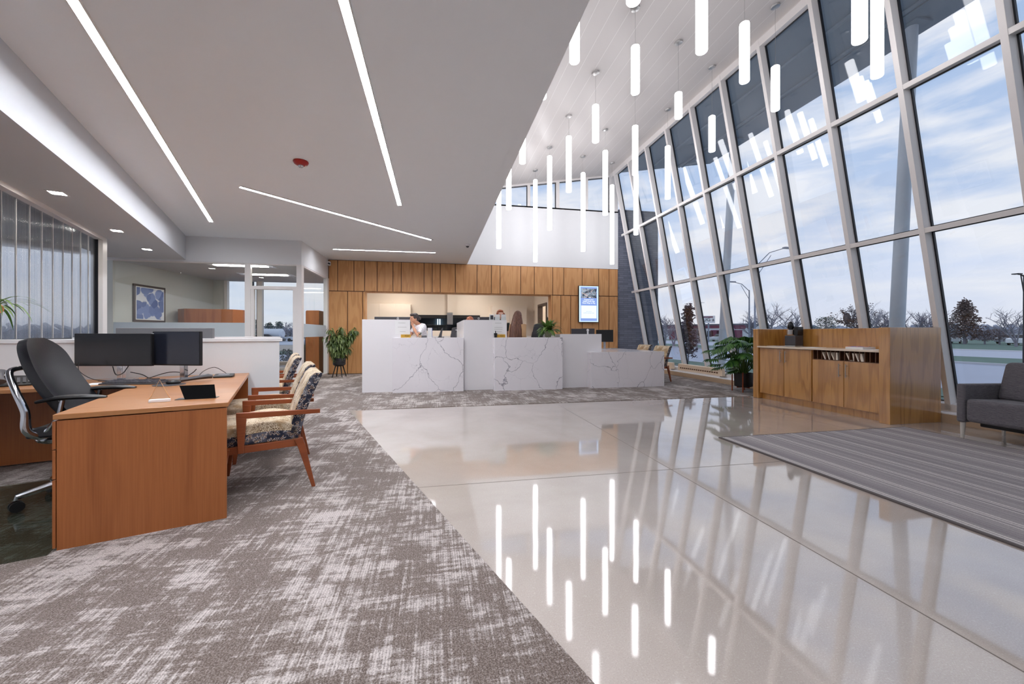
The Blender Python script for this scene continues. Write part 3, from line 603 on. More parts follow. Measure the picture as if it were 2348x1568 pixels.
# teller room lamps (unseen behind the lintel; corridor panel added to brighten the corridor)
for x in (-1.2, 1.3, 4.7):
    r = thing('teller_ceiling_light', ('left' if x < 0 else 'right' if x < 3 else 'added corridor')+' square light panel in the ceiling behind the teller opening', 'ceiling light', (x, 13.3, 2.9), group='light panels behind the teller opening')
    B(-.3, .3, -.3, .3, -.01, 0).build('diffuser', emit('teller_lens', (255, 243, 228), 16) if x < 0 else bpy.data.materials['teller_lens'], r)
# fire alarm, cameras
r = thing('fire_alarm', 'red ceiling fire alarm with clear strobe and white lettering', 'fire alarm', (-1.626, 5.315, ZC), radians(20))
m = MB(); m.lathe([(.085, 0), (.088, -.012), (.075, -.035), (.045, -.05), (.0, -.052)], 28, caps=False); m.xf = Matrix.Diagonal((1.15, 1, 1, 1)); m.build('housing', M['red'], r, smooth=True)
m = MB(); m.lathe([(.032, -.045), (.032, -.062), (.02, -.075), (0, -.078)], 16, caps=False); m.build('strobe', M['chrome'], r, smooth=True)
text('lettering', 'FIRE', .03, M['paper'], r, (.052, .0, -.051), (pi+.45, 0, pi/2+.3))
def dome(loc, label, wall=False):
    r = thing('dome_camera', label, 'camera', loc, rot=(pi/2, 0, 0) if wall else (0, 0, 0))
    MB().lathe([(.06, 0), (.062, -.02), (.05, -.045), (0, -.05)], 20, caps=False).build('housing', M['white_lam'], r, smooth=True)
    m = MB(); m.ell((0, 0, -.045), .038, 16, 10); m.build('lens_dome', M['darkgrey'], r, smooth=True)
dome((.764, 9.484, ZC), 'small white dome camera on the flat ceiling near its edge')
dome((5.751, YB+.02, 3.40), 'round camera with dark lens at the lower corner of the white wall', True)
r = thing('wall_camera', 'white box camera in the corner where oak panels meet the glass office', 'camera', (-3.0, 12.05, 3.16))
B(.0, .09, -.05, .05, -.06, .06).build('housing', M['white_lam'], r, bevel=.015); MB().cyl((.05, -.05, 0), (.09, -.1, -.02), .02).build('lens', M['black'], r)
# ------------------------------------------------------------------ desk station at the left
TOP = .737
desk = thing('office_desk', 'cherry wood corner desk with return, drawer pedestal and modesty panel', 'desk', B0, LA)
m = MB(); m.prism([(0, 0), (0, 2.2), (-2.19, 2.2), (-2.19, 1.53), (-.93, 1.53), (-.85, 1.45), (-.765, 1.2), (-.765, -.0)], TOP-.028, TOP)
m.build('desk_top', M['wood_desk_top'], desk, bevel=.003)
B(-.752, -.008, .006, .03, 0.0, TOP-.034).build('end_panel', M['wood_desk'], desk, bevel=.002)
B(-.754, -.31, .031, .6, .01, TOP-.03).build('pedestal', M['wood_desk'], desk)
for z0, z1 in ((.02, .385), (.39, .545), (.55, .70)): B(-.768, -.755, .004, .60, z0, z1).build('drawer', M['wood_desk'], desk, bevel=.002)
B(-.30, -.275, .03, 2.17, .02, TOP-.028).build('modesty_panel', M['wood_desk'], desk, bevel=.002)
B(-.62, -.01, 2.16, 2.185, 0, TOP-.03).build('end_panel', M['wood_desk'], desk, bevel=.002)
B(-2.18, -.6, 2.16, 2.18, .02, TOP-.03).build('back_panel', M['wood_desk'], desk)
B(-2.185, -2.16, 1.56, 2.17, 0, TOP-.03).build('end_panel', M['wood_desk'], desk)
# partition behind the desk
pt = LB(LB(MB(), -2.22, .288, 2.215, 2.33, 0, 1.085), -2.25, .318, 2.20, 2.345, 1.083, 1.118).build('partition_left', M['white_wall'], bevel=.003); tag(pt, kind='structure')
pt = LB(LB(MB(), -2.22, .288, 5.0, 5.1, 0, 1.085), -2.25, .318, 4.985, 5.115, 1.083, 1.118).build('partition_rear', M['white_wall'], bevel=.003); tag(pt, kind='structure')
# second desk beyond the partition
d2 = thing('office_desk', 'cherry desk mostly hidden beyond the white partition', 'desk', LF(0, 2.36), LA)
m = MB(); m.prism([(-.02, .05), (-.02, 2.5), (-2.1, 2.5), (-2.1, 1.8), (-.765, 1.8), (-.765, .05)], TOP-.03, TOP); m.build('desk_top', M['wood_desk_top'], d2, bevel=.003)
B(-.752, -.03, .06, .085, 0, TOP-.03).build('end_panel', M['wood_desk'], d2); B(-.752, -.03, 2.46, 2.485, 0, TOP-.03).build('end_panel', M['wood_desk'], d2); B(-.30, -.275, .08, 2.46, .02, TOP-.03).build('modesty_panel', M['wood_desk'], d2)
# guest chairs
def guest_chair():
    r = thing('guest_chair', 'x', 'chair', (0, 0, 0)); W = .31
    def seatfn(x, y, top):
        e = max(abs(y)/.27, 0); ex = max(abs((x+.08)/.29), 0); z = .545-.035*e**4-.03*ex**4+.012*cos(x*14)
        return z if top else .375+.03*x
    m = MB(); n = 14
    g = lambda i, j: (-.37+.56*i/n, -.27+.54*j/n)
    A = [(*g(i, j), seatfn(*g(i, j), 1)) for i in range(n+1) for j in range(n+1)]; Bq = [(*g(i, j), seatfn(*g(i, j), 0)) for i in range(n+1) for j in range(n+1)]
    W1 = n+1; o = len(A); m.mi = 0; m.add(A+Bq, [(i*W1+j, (i+1)*W1+j, (i+1)*W1+j+1, i*W1+j+1) for i in range(n) for j in range(n)]+[(o+i*W1+j, o+i*W1+j+1, o+(i+1)*W1+j+1, o+(i+1)*W1+j) for i in range(n) for j in range(n)])
    b = 0; cb_ = len(m.v); m.v += [Vector((x*1.0, y, (z*.55+zz[2]*.45))) for (x, y, z), zz in zip(A, Bq)]
    for i in range(n):
        q = n*W1
        for a_, b_ in ((i*W1, (i+1)*W1), (i*W1+n, (i+1)*W1+n), (i, i+1), (q+i, q+i+1)):
            m.f.append([a_, b_, cb_+b_, cb_+a_]); m.m.append(0); m.f.append([cb_+a_, cb_+b_, o+b_, o+a_]); m.m.append(1)
    m.build('seat', [M['fab_tan'], M['fab_dark']], r, smooth=True, ang=50, bevel=.008)
    # backrest: leaning slab with a soft wave on its front face
    def bk(u, v, f):
        z = .40+.475*v; y = -.27+.54*u; x0 = .115+.165*v-.02*sin(pi*v)+.004*cos(u*26); th = .085 if v < .93 else .085-.03*((v-.93)/.07)
        if v > .93: x0 += .02*((v-.93)/.07); z -= .004
        return (x0+th*f, y, z)
    m = MB(); nu, nv = 16, 14; P0 = [bk(i/nu, j/nv, 0) for i in range(nu+1) for j in range(nv+1)]; P1 = [bk(i/nu, j/nv, 1) for i in range(nu+1) for j in range(nv+1)]; W1 = nv+1; o = len(P0)
    m.add(P0+P1, []); 
    for i in range(nu):
        for j in range(nv):
            m.f.append([i*W1+j, (i+1)*W1+j, (i+1)*W1+j+1, i*W1+j+1]); m.m.append(0); m.f.append([o+i*W1+j, o+i*W1+j+1, o+(i+1)*W1+j+1, o+(i+1)*W1+j]); m.m.append(1)
    for i in range(nu):
        m.f.append([i*W1+nv, (i+1)*W1+nv, o+(i+1)*W1+nv, o+i*W1+nv]); m.m.append(0); m.f.append([i*W1, (i+1)*W1, o+(i+1)*W1, o+i*W1]); m.m.append(1)
    for j in range(nv):
        for i in (0, nu): m.f.append([i*W1+j, i*W1+j+1, o+i*W1+j+1, o+i*W1+j]); m.m.append(1)
    m.build('backrest', [M['fab_tan'], M['fab_dark']], r, smooth=True, ang=50, bevel=.012)
    for s in (-1, 1):
        y0, y1 = (s*W-(.0 if s > 0 else .0), s*(W-.028)); ya, yb = min(y0, y1), max(y0, y1)
        m = MB(); m.extr([(-.197, ya, .580), (-.13, ya, .568), (.335, ya, .562), (.335, ya, .592), (-.197, ya, .612)], (0, yb-ya, 0)); m.build('armrest', M['wood_chair'], r, bevel=.003)
        m = MB(); m.extr([(-.197, ya, .582), (-.135, ya, .570), (-.152, ya, .325), (-.186, ya, .325)], (0, yb-ya, 0)); m.build('arm_post', M['wood_chair'], r, bevel=.003)
        yi0, yi1 = (ya-.03, ya) if s > 0 else (yb, yb+.03)
        m = MB(); m.extr([(-.36, yi0, .315), (.205, yi0, .325), (.205, yi0, .378), (-.36, yi0, .365)], (0, yi1-yi0, 0)); m.build('seat_rail', M['wood_chair'], r, bevel=.003)
        m = MB(); m.extr([(.16, ya, .378), (.215, ya, .39), (.235, ya, .33), (.305, ya, .0), (.28, ya, .0), (.185, ya, .32)], (0, yb-ya, 0)); m.build('leg', M['wood_chair'], r, bevel=.003)
        m = MB(); m.extr([(-.30, ya, .36), (-.235, ya, .36), (-.285, ya, 0), (-.31, ya, 0)], (0, yb-ya, 0)); m.build('leg', M['wood_chair'], r, bevel=.003)
    B(-.36, -.335, -W+.03, W-.03, .315, .36).build('cross_rail', M['wood_chair'], r, bevel=.003); B(.19, .21, -W+.03, W-.03, .325, .375).build('cross_rail', M['wood_chair'], r, bevel=.003)
    return r
gc = guest_chair(); p = LF(.215, .303+.31); gc.location = p; gc.rotation_euler = (0, 0, LA); gc['label'] = 'patterned guest chair nearest the camera, in front of the cherry desk'; gc['group'] = 'patterned guest chairs at the desks'
dup(gc, LF(.235, 1.53), LA, 'patterned guest chair directly behind the nearest one at the cherry desk')
dup(gc, LF(.18, 2.90), LA, 'patterned guest chair just past the end of the white partition')
dup(gc, LF(.19, 3.75), LA, 'patterned guest chair farthest along the partition row, mostly hidden')
dup(gc, (5.30, 8.98, 0), radians(8), 'patterned guest chair at the marble desk, nearer the glass wall', 'patterned guest chairs at the marble desk')
dup(gc, (5.36, 9.98, 0), radians(4), 'patterned guest chair at the marble desk, nearer the brick wall', 'patterned guest chairs at the marble desk')
# task chair
tk = thing('office_chair', 'black leather swivel chair with polished aluminium frame behind the cherry desk', 'chair', (-2.43, 3.38, .016), radians(17))
def bkf(u, v, f):
    z = .60+.525*v; w_ = (.245-.045*v**3+.02*sin(pi*v)); 
    if v > .72: w_ *= sqrt(max(0, 1-((v-.72)/.28)**2.6*.80))
    if v < .12: w_ *= .93+.07*v/.12
    y = (u*2-1)*w_; x = -.05-.21*v-.05*sin(pi*v*.9)+.05*(y/.24)**2*1.0
    return (x-.045*f, y, z-.02*f)
MB().slab(bkf, 30, 36, 1).build('backrest', M['leather'], tk, smooth=True, ang=70)
def stf(u, v, f): x = -.22+.50*v; y = (u*2-1)*(.25-.02*v**4); z = .53-.05*f+.02*(abs(u*2-1))**3-.03*max(0, v-.8)**1*2; return (x, y, z)
MB().slab(stf, 14, 14, 1.4).build('seat', M['leather'], tk, smooth=True, bevel=.012, seg=3)
for s in (-1, 1):
    m = MB(); m.tube(spl([(-.16, s*.27, .715), (-.05, s*.275, .735), (.08, s*.275, .735), (.17, s*.27, .725)]), lerps([.022, .036, .036, .02]), 12, flat=.45); m.build('armrest', M['black'], tk, smooth=True)
    m = MB(); m.tube(spl([(-.28, s*.10, .93), (-.31, s*.19, .91), (-.26, s*.255, .80), (-.21, s*.27, .66), (-.20, s*.25, .52), (-.08, s*.15, .45)]), lerps([.014, .017, .019, .021, .026, .03]), 12); m.build('frame_arm', M['chrome'], tk, smooth=True)
    m = MB(); m.tube(spl([(-.04, s*.275, .72), (-.06, s*.27, .62), (-.11, s*.25, .54), (-.16, s*.22, .49)]), .013, 10); m.build('arm_support', M['chrome'], tk, smooth=True)
m = MB(); m.ell((-.12, 0, .455), (.13, .24, .05), 18, 10); m.build('mechanism', M['chrome'], tk, smooth=True)
MB().cyl((-.03, 0, .12), (-.03, 0, .44), .03).build('gas_column', M['black'], tk, smooth=True)
for k in range(5):
    a = radians(72*k+140); d = Vector((cos(a), sin(a), 0)); c = Vector((-.03, 0, 0)); e_ = c+d*.31
    m = MB(); m.tube([c+Vector((0, 0, .125)), c+d*.15+Vector((0, 0, .125)), e_+Vector((0, 0, .095)), e_+Vector((0, 0, .075))], [.032, .026, .018, .014], 10); m.build('base_spoke', M['chrome'], tk, smooth=True)
    n_ = Vector((-d.y, d.x, 0)); m = MB()
    for q in (-1, 1): m.cyl(e_+n_*(.007*q)+Vector((0, 0, .034)), e_+n_*(.026*q)+Vector((0, 0, .034)), .034, n=18)
    m.build('caster', M['black'], tk, smooth=True)
def glassmat():
    t = NT('clear_chair_mat'); tr = t.n('ShaderNodeBsdfTransparent'); tr.inputs[0].default_value = (.76, .80, .76, 1); gl = t.n('ShaderNodeBsdfGlossy'); gl.inputs['Roughness'].default_value = .03
    f = t.n('ShaderNodeFresnel'); f.inputs[0].default_value = 1.45; ms = t.n('ShaderNodeMixShader'); t.l(t.math('MULTIPLY', f.outputs[0], .5), ms.inputs[0]); t.l(tr.outputs[0], ms.inputs[1]); t.l(gl.outputs[0], ms.inputs[2]); t.l(ms.outputs[0], t.out.inputs[0]); return t.m
o = LB(MB(), -2.15, -.77, -.04, 1.5, .008, .016).build('chair_mat', glassmat(), bevel=.002); tag(o, 'dark clear glass chair mat on the carpet under the swivel chair', 'chair mat')
# monitors
def monitor(loc, rz, w_, h_, z0, label, group, armx=0, tilt=0, mat_=None, name='computer_monitor'):
    r = thing(name, label, 'monitor', loc, rz, group)
    m = B(-w_/2, w_/2, -.03, 0, z0, z0+h_); m.build('housing', M['black'], r, bevel=.004)
    B(-w_/2+.006, w_/2-.006, -.0315, -.0295, z0+.012, z0+h_-.006).build('screen', mat_ or M['screen'], r)
    MB().box(armx-.025, armx+.025, .01, .05, .012, z0+h_*.6).box(armx-.05, armx+.05, -.002, .03, z0+h_*.35, z0+h_*.65).build('stand', M['chrome'], r, bevel=.004)
    B(armx-.10, armx+.10, -.09, .10, 0, .012).build('base', M['chrome'], r, bevel=.004)
    return r
monitor(LF(-1.02, 1.97, TOP), -YAW+radians(1), .70, .30, .135, 'wide black monitor on the desk, left of the pair above the keyboard', 'monitors on the cherry desk', armx=.02)
monitor(LF(-.53, 1.75, TOP), -YAW+radians(-7), .50, .32, .135, 'bluish black monitor angled at the right of the wide one', 'monitors on the cherry desk', mat_=plain('blue_black_screen', (38, 42, 54), .2), armx=.02)
o = thing('computer_monitor', 'grey backed monitor rising behind the partition and the wide black screens', 'monitor', LF(-.72, 2.75, 0), radians(-6))
B(-.62, .40, -.02, .02, .80, 1.235).build('housing', M['midgrey'], o, bevel=.006); B(-.06, .02, .0, .05, TOP, 1.0).build('stand', M['steel'], o)
# keyboard etc.
kb = thing('keyboard', 'black keyboard on the desk in front of the monitors', 'keyboard', LF(-.80, 1.56, TOP), radians(-7))
MB().hexa([(-.23,-.075,0),(.23,-.075,0),(.23,.075,0),(-.23,.075,0),(-.225,-.073,.012),(.225,-.073,.012),(.225,.073,.024),(-.225,.073,.024)]).build('case', M['darkgrey'], kb, bevel=.003)
m = MB()
for i in range(17):
    for q in range(5): x = -.212+i*.025; y = -.058+q*.026; z = .013+.012*(q+.5)/5; m.box(x, x+.020, y, y+.020, z, z+.008)
m.build('keycaps', plain('charcoal_keys', (74, 72, 78), .45), kb, bevel=.002)
o = LB(MB(), -1.12, -1.00, 1.60, 1.76, TOP, TOP+.004).build('paper_sheet', M['paper']); tag(o, 'sheet of white paper at the left end of the keyboard', 'paper')
m = MB(); m.lathe([(.11, 0), (.112, .002), (.11, .004)], 28); m.xf = Matrix.Identity(4); o = m.build('mouse_pad', M['darkgrey'], loc=LF(-.52, 1.30, TOP), rot=(0, 0, 0)); tag(o, 'dark round mouse pad on the desk', 'mouse pad')
m = MB(); m.ell((0, 0, .012), (.052, .03, .02), 16, 10); o = m.build('computer_mouse', M['black'], loc=LF(-.50, 1.34, TOP+.004), smooth=True, rot=(0, 0, .5)); tag(o, 'black computer mouse on the dark pad', 'mouse')
r = thing('barcode_scanner', 'long dark grey handset lying on the desk beside the mouse', 'scanner', LF(-.38, 1.50, TOP), radians(35))
m = MB(); m.tube([(-.10, 0, .02), (-.05, 0, .024), (.03, 0, .034), (.10, 0, .04), (.13, 0, .034)], [.022, .02, .024, .028, .022], 12, flat=.8); m.build('body', M['darkgrey'], r, smooth=True)
r = thing('signature_pad', 'black card reader pad with a grey screen on the desk', 'card reader', LF(-.19, 1.80, TOP), radians(15))
MB().hexa([(-.08,-.06,0),(.08,-.06,0),(.08,.06,0),(-.08,.06,0),(-.08,-.06,.018),(.08,-.06,.018),(.08,.06,.032),(-.08,.06,.032)]).build('body', M['black'], r, bevel=.005); MB().hexa([(-.045,-.03,.0225),(.045,-.03,.0225),(.045,.03,.0295),(-.045,.03,.0295),(-.045,-.03,.024),(.045,-.03,.024),(.045,.03,.031),(-.045,.03,.031)]).build('screen', M['midgrey'], r)
def cable(pts, r_, label):
    m = MB(); P = [Vector(p) for p in pts]; Q = []
    for i in range(len(P)-1):
        a = P[max(i-1, 0)]; b = P[i]; c = P[i+1]; d = P[min(i+2, len(P)-1)]
        for k in range(6):
            t = k/6; Q.append(.5*((2*b)+(c-a)*t+(2*a-5*b+4*c-d)*t*t+(3*b-3*c+d-a)*t**3))
    Q.append(P[-1]); m.tube(Q, r_, 6); o = m.build('cable', M['black'], smooth=True); tag(o, label, 'cable', 'black cables on the cherry desk'); return o
cable([LF(-1.25, 1.93, .92), LF(-1.24, 1.90, .84), LF(-1.14, 1.86, .765), LF(-1.0, 1.82, .742)], .003, 'thin black cable hanging from the left monitor')
cable([LF(-1.03, 1.92, .87), LF(-.99, 1.85, .80), LF(-.95, 1.88, .81), LF(-.92, 1.93, .88)], .004, 'looped black cable under the wide monitor')
cable([LF(-.92, 1.96, .81), LF(-.84, 1.98, .78), LF(-.78, 1.96, .742), LF(-.70, 1.9, .742)], .004, 'short black cable at the foot of the wide monitor stand')
cable([LF(-.80, 1.9, .742), LF(-.66, 1.98, .79), LF(-.55, 1.92, .79), LF(-.52, 1.84, .742), LF(-.44, 1.80, .79), LF(-.40, 1.74, .83)], .004, 'black cable arching between the two monitor stands')
cable([LF(-.40, 1.80, .742), LF(-.36, 1.86, .80), LF(-.28, 1.92, .83), LF(-.20, 1.92, .78), LF(-.18, 1.885, .765)], .003, 'thin black cord curving into the card reader pad')
r = thing('desk_award', 'clear triangular glass award with a white base bar', 'award', (-1.715, 2.90, TOP), radians(20))
m = MB(); m.tube([(-.05, 0, .02), (0, 0, .14), (.05, 0, .02)], .0025, 6); m.build('edge_rim', plain('amber_glass_edge', (214, 170, 128), .2), r)
MB().extr([(-.05, -.012, .02), (.05, -.012, .02), (0, -.004, .14)], (0, .018, 0)).build('crystal', M['glass_in'], r); B(-.052, .052, -.016, .016, 0, .018).build('base_bar', M['paper'], r, bevel=.003)
r = thing('name_plate', 'black folded tent name plate on the front corner of the desk', 'name plate', (-1.53, 3.0, TOP), radians(10))
MB().hexa([(-.085,-.02,.0),(.085,-.02,0),(.085,-.017,0),(-.085,-.017,0),(-.14,.055,.085),(.055,.055,.085),(.055,.058,.085),(-.14,.058,.085)]).build('front_plate', plain('matte_black_card', (9, 9, 10), .95, spec=.08), r); MB().box(-.14, .085, -.02, .05, 0, .003).build('foot_plate', M['black'], r)
# desk phone
r = thing('desk_phone', 'black desk telephone with its handset at the left end of the desk', 'telephone', LF(-1.62, 1.93, TOP), radians(40))
MB().hexa([(-.10,-.11,0),(.13,-.11,0),(.13,.11,0),(-.10,.11,0),(-.10,-.11,.02),(.13,-.11,.015),(.13,.11,.07),(-.10,.11,.08)]).build('base', M['black'], r, bevel=.006)
m = MB(); m.tube([(-.085, -.12, .045), (-.09, -.06, .08), (-.09, .04, .115), (-.085, .12, .11)], [.034, .024, .024, .034], 12, flat=.7); m.build('handset', M['darkgrey'], r, smooth=True)
m = MB()
for i in range(4):
    for q in range(4): m.box(-.03+i*.03, -.012+i*.03, -.08+q*.03, -.062+q*.03, .028+q*.008, .038+q*.008)
m.build('keypad', M['midgrey'], r, bevel=.002)
m = MB(); m.tube([LF(-2.07, 1.62, .75), LF(-2.15, 1.58, .745), LF(-2.20, 1.56, .742)], .007, 8); tag(m.build('phone_cord', M['black'], smooth=True), 'coiled black phone cord at the left picture edge', 'cord')
# ------------------------------------------------------------------ lounge side: cabinet, rug, sofa
cb = thing('beverage_cabinet', 'oak veneered cabinet with raised ends and back, steel bar handles', 'cabinet', (0, 0, 0))
B(5.735, 6.58, 4.075, 4.205, 0, 1.252).build('end_panel', M['wood_cab'], cb, bevel=.003)
B(5.76, 6.58, 6.22, 6.34, 0, 1.258).build('end_panel', M['wood_cab'], cb, bevel=.01)
B(6.30, 6.34, 4.205, 6.22, .93, 1.252).build('back_panel', M['wood_cab'], cb, bevel=.002)
B(6.54, 6.58, 4.205, 6.22, 0, 1.25).build('back_panel', M['wood_cab'], cb)
B(5.735, 6.30, 4.205, 6.22, .922, .948).build('worktop', plain('cream_quartz_top', (224, 206, 184), .2, var=.03), cb, bevel=.004)
B(5.85, 5.87, 4.205, 6.22, 0, .11).build('toe_kick', M['wood_cab'], cb)
MB().box(5.80, 6.30, 5.185, 6.22, .105, .92).box(5.80, 6.30, 4.205, 5.185, .105, .775).box(6.1, 6.30, 4.205, 5.185, .775, .92).build('carcass', M['wood_cab'], cb)
for y0, y1, z1 in ((5.70, 6.195, .91), (5.198, 5.692, .91), (4.70, 5.178, .768), (4.212, 4.692, .768)):
    d = B(5.778, 5.80, y0, y1, .112, z1).build('door', M['wood_cab'], cb, bevel=.0015)
    hy = y0+.045 if y0 in (5.70, 4.70) else y1-.045; zt = z1-.035
    m = MB(); m.cyl((5.745, hy, zt-.19), (5.745, hy, zt), .006, n=10)
    for z in (zt-.165, zt-.025): m.cyl((5.745, hy, z), (5.78, hy, z), .004, n=8)
    m.build('handle', M['steel'], d, smooth=True)
m = B(5.79, 6.1, 4.205, 5.178, .778, .782)
for i in range(15): y = 4.215+i*.0685; m.box(5.795, 6.1, y, y+.012, .782, .915)
m.build('organizer', M['wood_rack'], cb)
random.seed(5)
for i, (y, lean, w_) in enumerate(((4.98, .05, .02), (4.92, .035, .016), (4.85, .05, .016), (4.80, .01, .045), (4.62, .05, .02), (4.56, .02, .02), (4.50, .045, .02), (4.44, .03, .038))):
    o = MB().hexa([(5.80,y,.783),(5.9,y,.783),(5.9,y+w_,.783),(5.80,y+w_,.783),(5.80,y+lean,.893),(5.9,y+lean,.893),(5.9,y+w_+lean,.893),(5.80,y+w_+lean,.893)]).build('sachet_packet', M['cream_paper'], bevel=.001)
    tag(o, ('cream packet leaning in the cabinet organizer, left cluster' if i < 4 else 'cream packet leaning in the cabinet organizer, right cluster'), 'packet', 'cream packets in the organizer, left cluster' if i < 4 else 'cream packets in the organizer, right cluster')
cf = thing('coffee_machine', 'black pod coffee machine with steel band and domed head on the cabinet', 'coffee machine', (6.13, 5.86, .9485), radians(-80)); cf.scale = (.84, .9, 1.24)
# local: x across, y away from the room, front at -y
B(-.10, .12, -.10, .13, .012, .155).build('base_block', M['darkgrey'], cf, bevel=.012); B(-.09, .13, -.12, .13, 0, .012).build('drip_foot', M['steel'], cf, bevel=.004)
m = MB(); m.cyl((-.035, -.01, .165), (-.035, -.01, .235), .072, n=28); m.build('steel_band', M['steel'], cf, smooth=True)
m = MB(); m.ell((-.035, -.01, .285), (.062, .06, .062), 24, 14); m.build('domed_head', plain('gloss_black', (10, 10, 12), .08), cf, smooth=True)
m = MB(); m.tube([(-.035+.072*cos(a), -.01, .25+.105*sin(a)) for a in [pi*k/14 for k in range(15)]], .006, 8); m.build('lever', M['chrome'], cf, smooth=True)
B(.045, .125, -.04, .12, .155, .275).build('water_tank', M['black'], cf, bevel=.006)
r = thing('catalogue', 'thick white catalogue with a colourful cover on the cabinet top', 'book', (6.02, 4.66, .948), radians(86))
B(-.13, .13, -.10, .10, 0, .032).build('pages', M['paper'], r, bevel=.002)
def cover():
    t = NT('colour_cover'); n_ = t.noise(t.coord(), 12, 3, .6, 1); return t.pr(t.mix(t.rng(n_, .4, .6), lin((236, 140, 60)), lin((120, 110, 190))), .4)
B(-.06, .13, -.10, .10, .0325, .038).build('cover', cover(), r)
for (x, y, a, lb) in ((6.0, 6.03, .2, 'small sheet of paper on the cabinet beside the coffee machine'), (5.98, 5.35, -.1, 'loose white leaflet on the middle of the cabinet top'), (5.95, 4.40, .15, 'loose white leaflet at the right end of the cabinet top')):
    tag(B(-.14, .14, -.1, .1, 0, .003).build('paper_sheet', M['paper'], loc=(x, y, .948), rot=(0, 0, a+pi/2)), lb, 'paper')
# rug
rg = thing('area_rug', 'grey striped flat woven rug with a dark border on the concrete floor', 'rug', (0, 0, 0))
MB().box(3.15, 5.73, -.6, 3.91, .0015, .011).build('pile', M['rug'], rg); MB().box(3.125, 3.15, -.62, 3.93, .001, .010).box(5.73, 5.755, -.62, 3.93, .001, .010).box(3.15, 5.73, 3.91, 3.93, .001, .010).build('border', M['rug_edge'], rg)
# sofa
sf = thing('sofa', 'charcoal fabric sofa with slim arm and tapered pale legs before the glass', 'sofa', (5.75, 3.43, 0))
def soft(mb, name, mat_, parent, b=.03): return mb.build(name, mat_, parent, smooth=True, bevel=b, seg=4, ang=60)
soft(MB().hexa([(0,-.075,.185),(.72,-.075,.185),(.72,.0,.185),(0,.0,.185),(0,-.075,.612),(.72,-.075,.60),(.72,0,.60),(0,0,.612)]), 'armrest', M['fab_grey'], sf, .022)
soft(MB().hexa([(0,-1.70,.185),(.72,-1.70,.185),(.72,-1.625,.185),(0,-1.625,.185),(0,-1.70,.612),(.72,-1.70,.60),(.72,-1.625,.60),(0,-1.625,.612)]), 'armrest', M['fab_grey'], sf, .022)
soft(MB().hexa([(.0,-.85,.20),(.62,-.85,.20),(.62,-.078,.20),(.0,-.078,.20),(.0,-.85,.455),(.62,-.85,.43),(.62,-.078,.43),(.0,-.078,.455)]), 'seat_cushion', M['fab_grey'], sf, .04)
soft(MB().hexa([(.0,-1.62,.20),(.62,-1.62,.20),(.62,-.855,.20),(.0,-.855,.20),(.0,-1.62,.455),(.62,-1.62,.43),(.62,-.855,.43),(.0,-.855,.455)]), 'seat_cushion', M['fab_grey'], sf, .04)
for y0, y1 in ((-.85, -.07), (-1.63, -.855)):
    soft(MB().hexa([(.46,y0,.43),(.68,y0,.43),(.68,y1,.43),(.46,y1,.43),(.60,y0,.845),(.74,y0,.845),(.74,y1,.845),(.60,y1,.845)]), 'back_cushion', M['fab_grey'], sf, .045)
B(.18, .66, -1.60, -.10, .14, .2).build('base', M['black'], sf, bevel=.01)
for x, y in ((.05, -.035), (.05, -1.66), (.66, -.04), (.66, -1.66)):
    MB().tube([(x, y, .19), (x-.012, y+.0, 0)], [.024, .014], 14).build('leg', plain('pale_leg', (196, 190, 182), .4) if 'pale_leg' not in bpy.data.materials else bpy.data.materials['pale_leg'], sf, smooth=True)
# convector covers along the sill
def heater(y0, y1, lb):
    r = thing('convector_heater', lb, 'heater', (6.70, y0, .125), group='beige convector covers on the window sill')
    MB().hexa([(0,0,.03),(.08,0,.03),(.08,y1-y0,.03),(0,y1-y0,.03),(.0,0,.20),(.07,0,.215),(.07,y1-y0,.215),(.0,y1-y0,.20)]).build('cover', plain('beige_enamel', (226, 205, 180), .45) if 'beige_enamel' not in bpy.data.materials else bpy.data.materials['beige_enamel'], r, bevel=.004)
    m = MB(); y = .15
    while y < y1-y0-.15: m.box(-.002, .004, y, y+.06, .085, .115); y += .085
    m.build('grille_slots', M['wood_gap'], r); B(.01, .06, .1, y1-y0-.1, 0, .03).build('foot', M['alu'], r)
heater(8.30, 10.05, 'longer beige slotted convector cover behind the lobed plant'); heater(10.32, 11.6, 'shorter beige slotted convector cover toward the brick wall')
# ------------------------------------------------------------------ teller counter
def unit(name, label, cat, loc, group=None): return thing(name, label, cat, loc, 0, group)
r = unit('white_counter_screen', 'tall white screen panel at the left end of the teller counter', 'counter', (-1.41, 8.25, 0), 'white screen panels of the counter')
B(0, .92, 0, .05, .0, 1.452).build('front_panel', M['white_lam'], r, bevel=.003); B(0, .045, .05, 2.2, 0, 1.452).build('wing', M['white_lam'], r, bevel=.003)
r = unit('white_counter_screen', 'tall white screen panel between the two marble teller fronts', 'counter', (.582, 8.20, 0), 'white screen panels of the counter')
B(0, .90, 0, .05, 0, 1.455).build('front_panel', M['white_lam'], r, bevel=.003); B(0, .045, .05, 2.6, 0, 1.455).build('wing', M['white_lam'], r, bevel=.003)
r = unit('white_counter_screen', 'lower white screen panel left of the low marble desk', 'counter', (2.64, 8.17, 0), 'white screen panels of the counter')
B(0, .95, 0, .05, 0, 1.162).build('front_panel', M['white_lam'], r, bevel=.003); B(0, .045, .05, 1.6, 0, 1.162).build('wing', M['white_lam'], r, bevel=.003)
r = unit('marble_counter', 'grey veined white marble teller front, left of two', 'counter', (-.814, 8.08, 0), 'marble fronts of the counter')
B(0, 1.387, 0, .08, 0, 1.092).build('front_slab', M['marble'], r, bevel=.003); B(0, 1.387, .08, .62, 1.055, 1.092).build('countertop', M['marble'], r, bevel=.003); B(.03, 1.35, .12, .6, 0, 1.05).build('carcass', M['white_lam'], r)
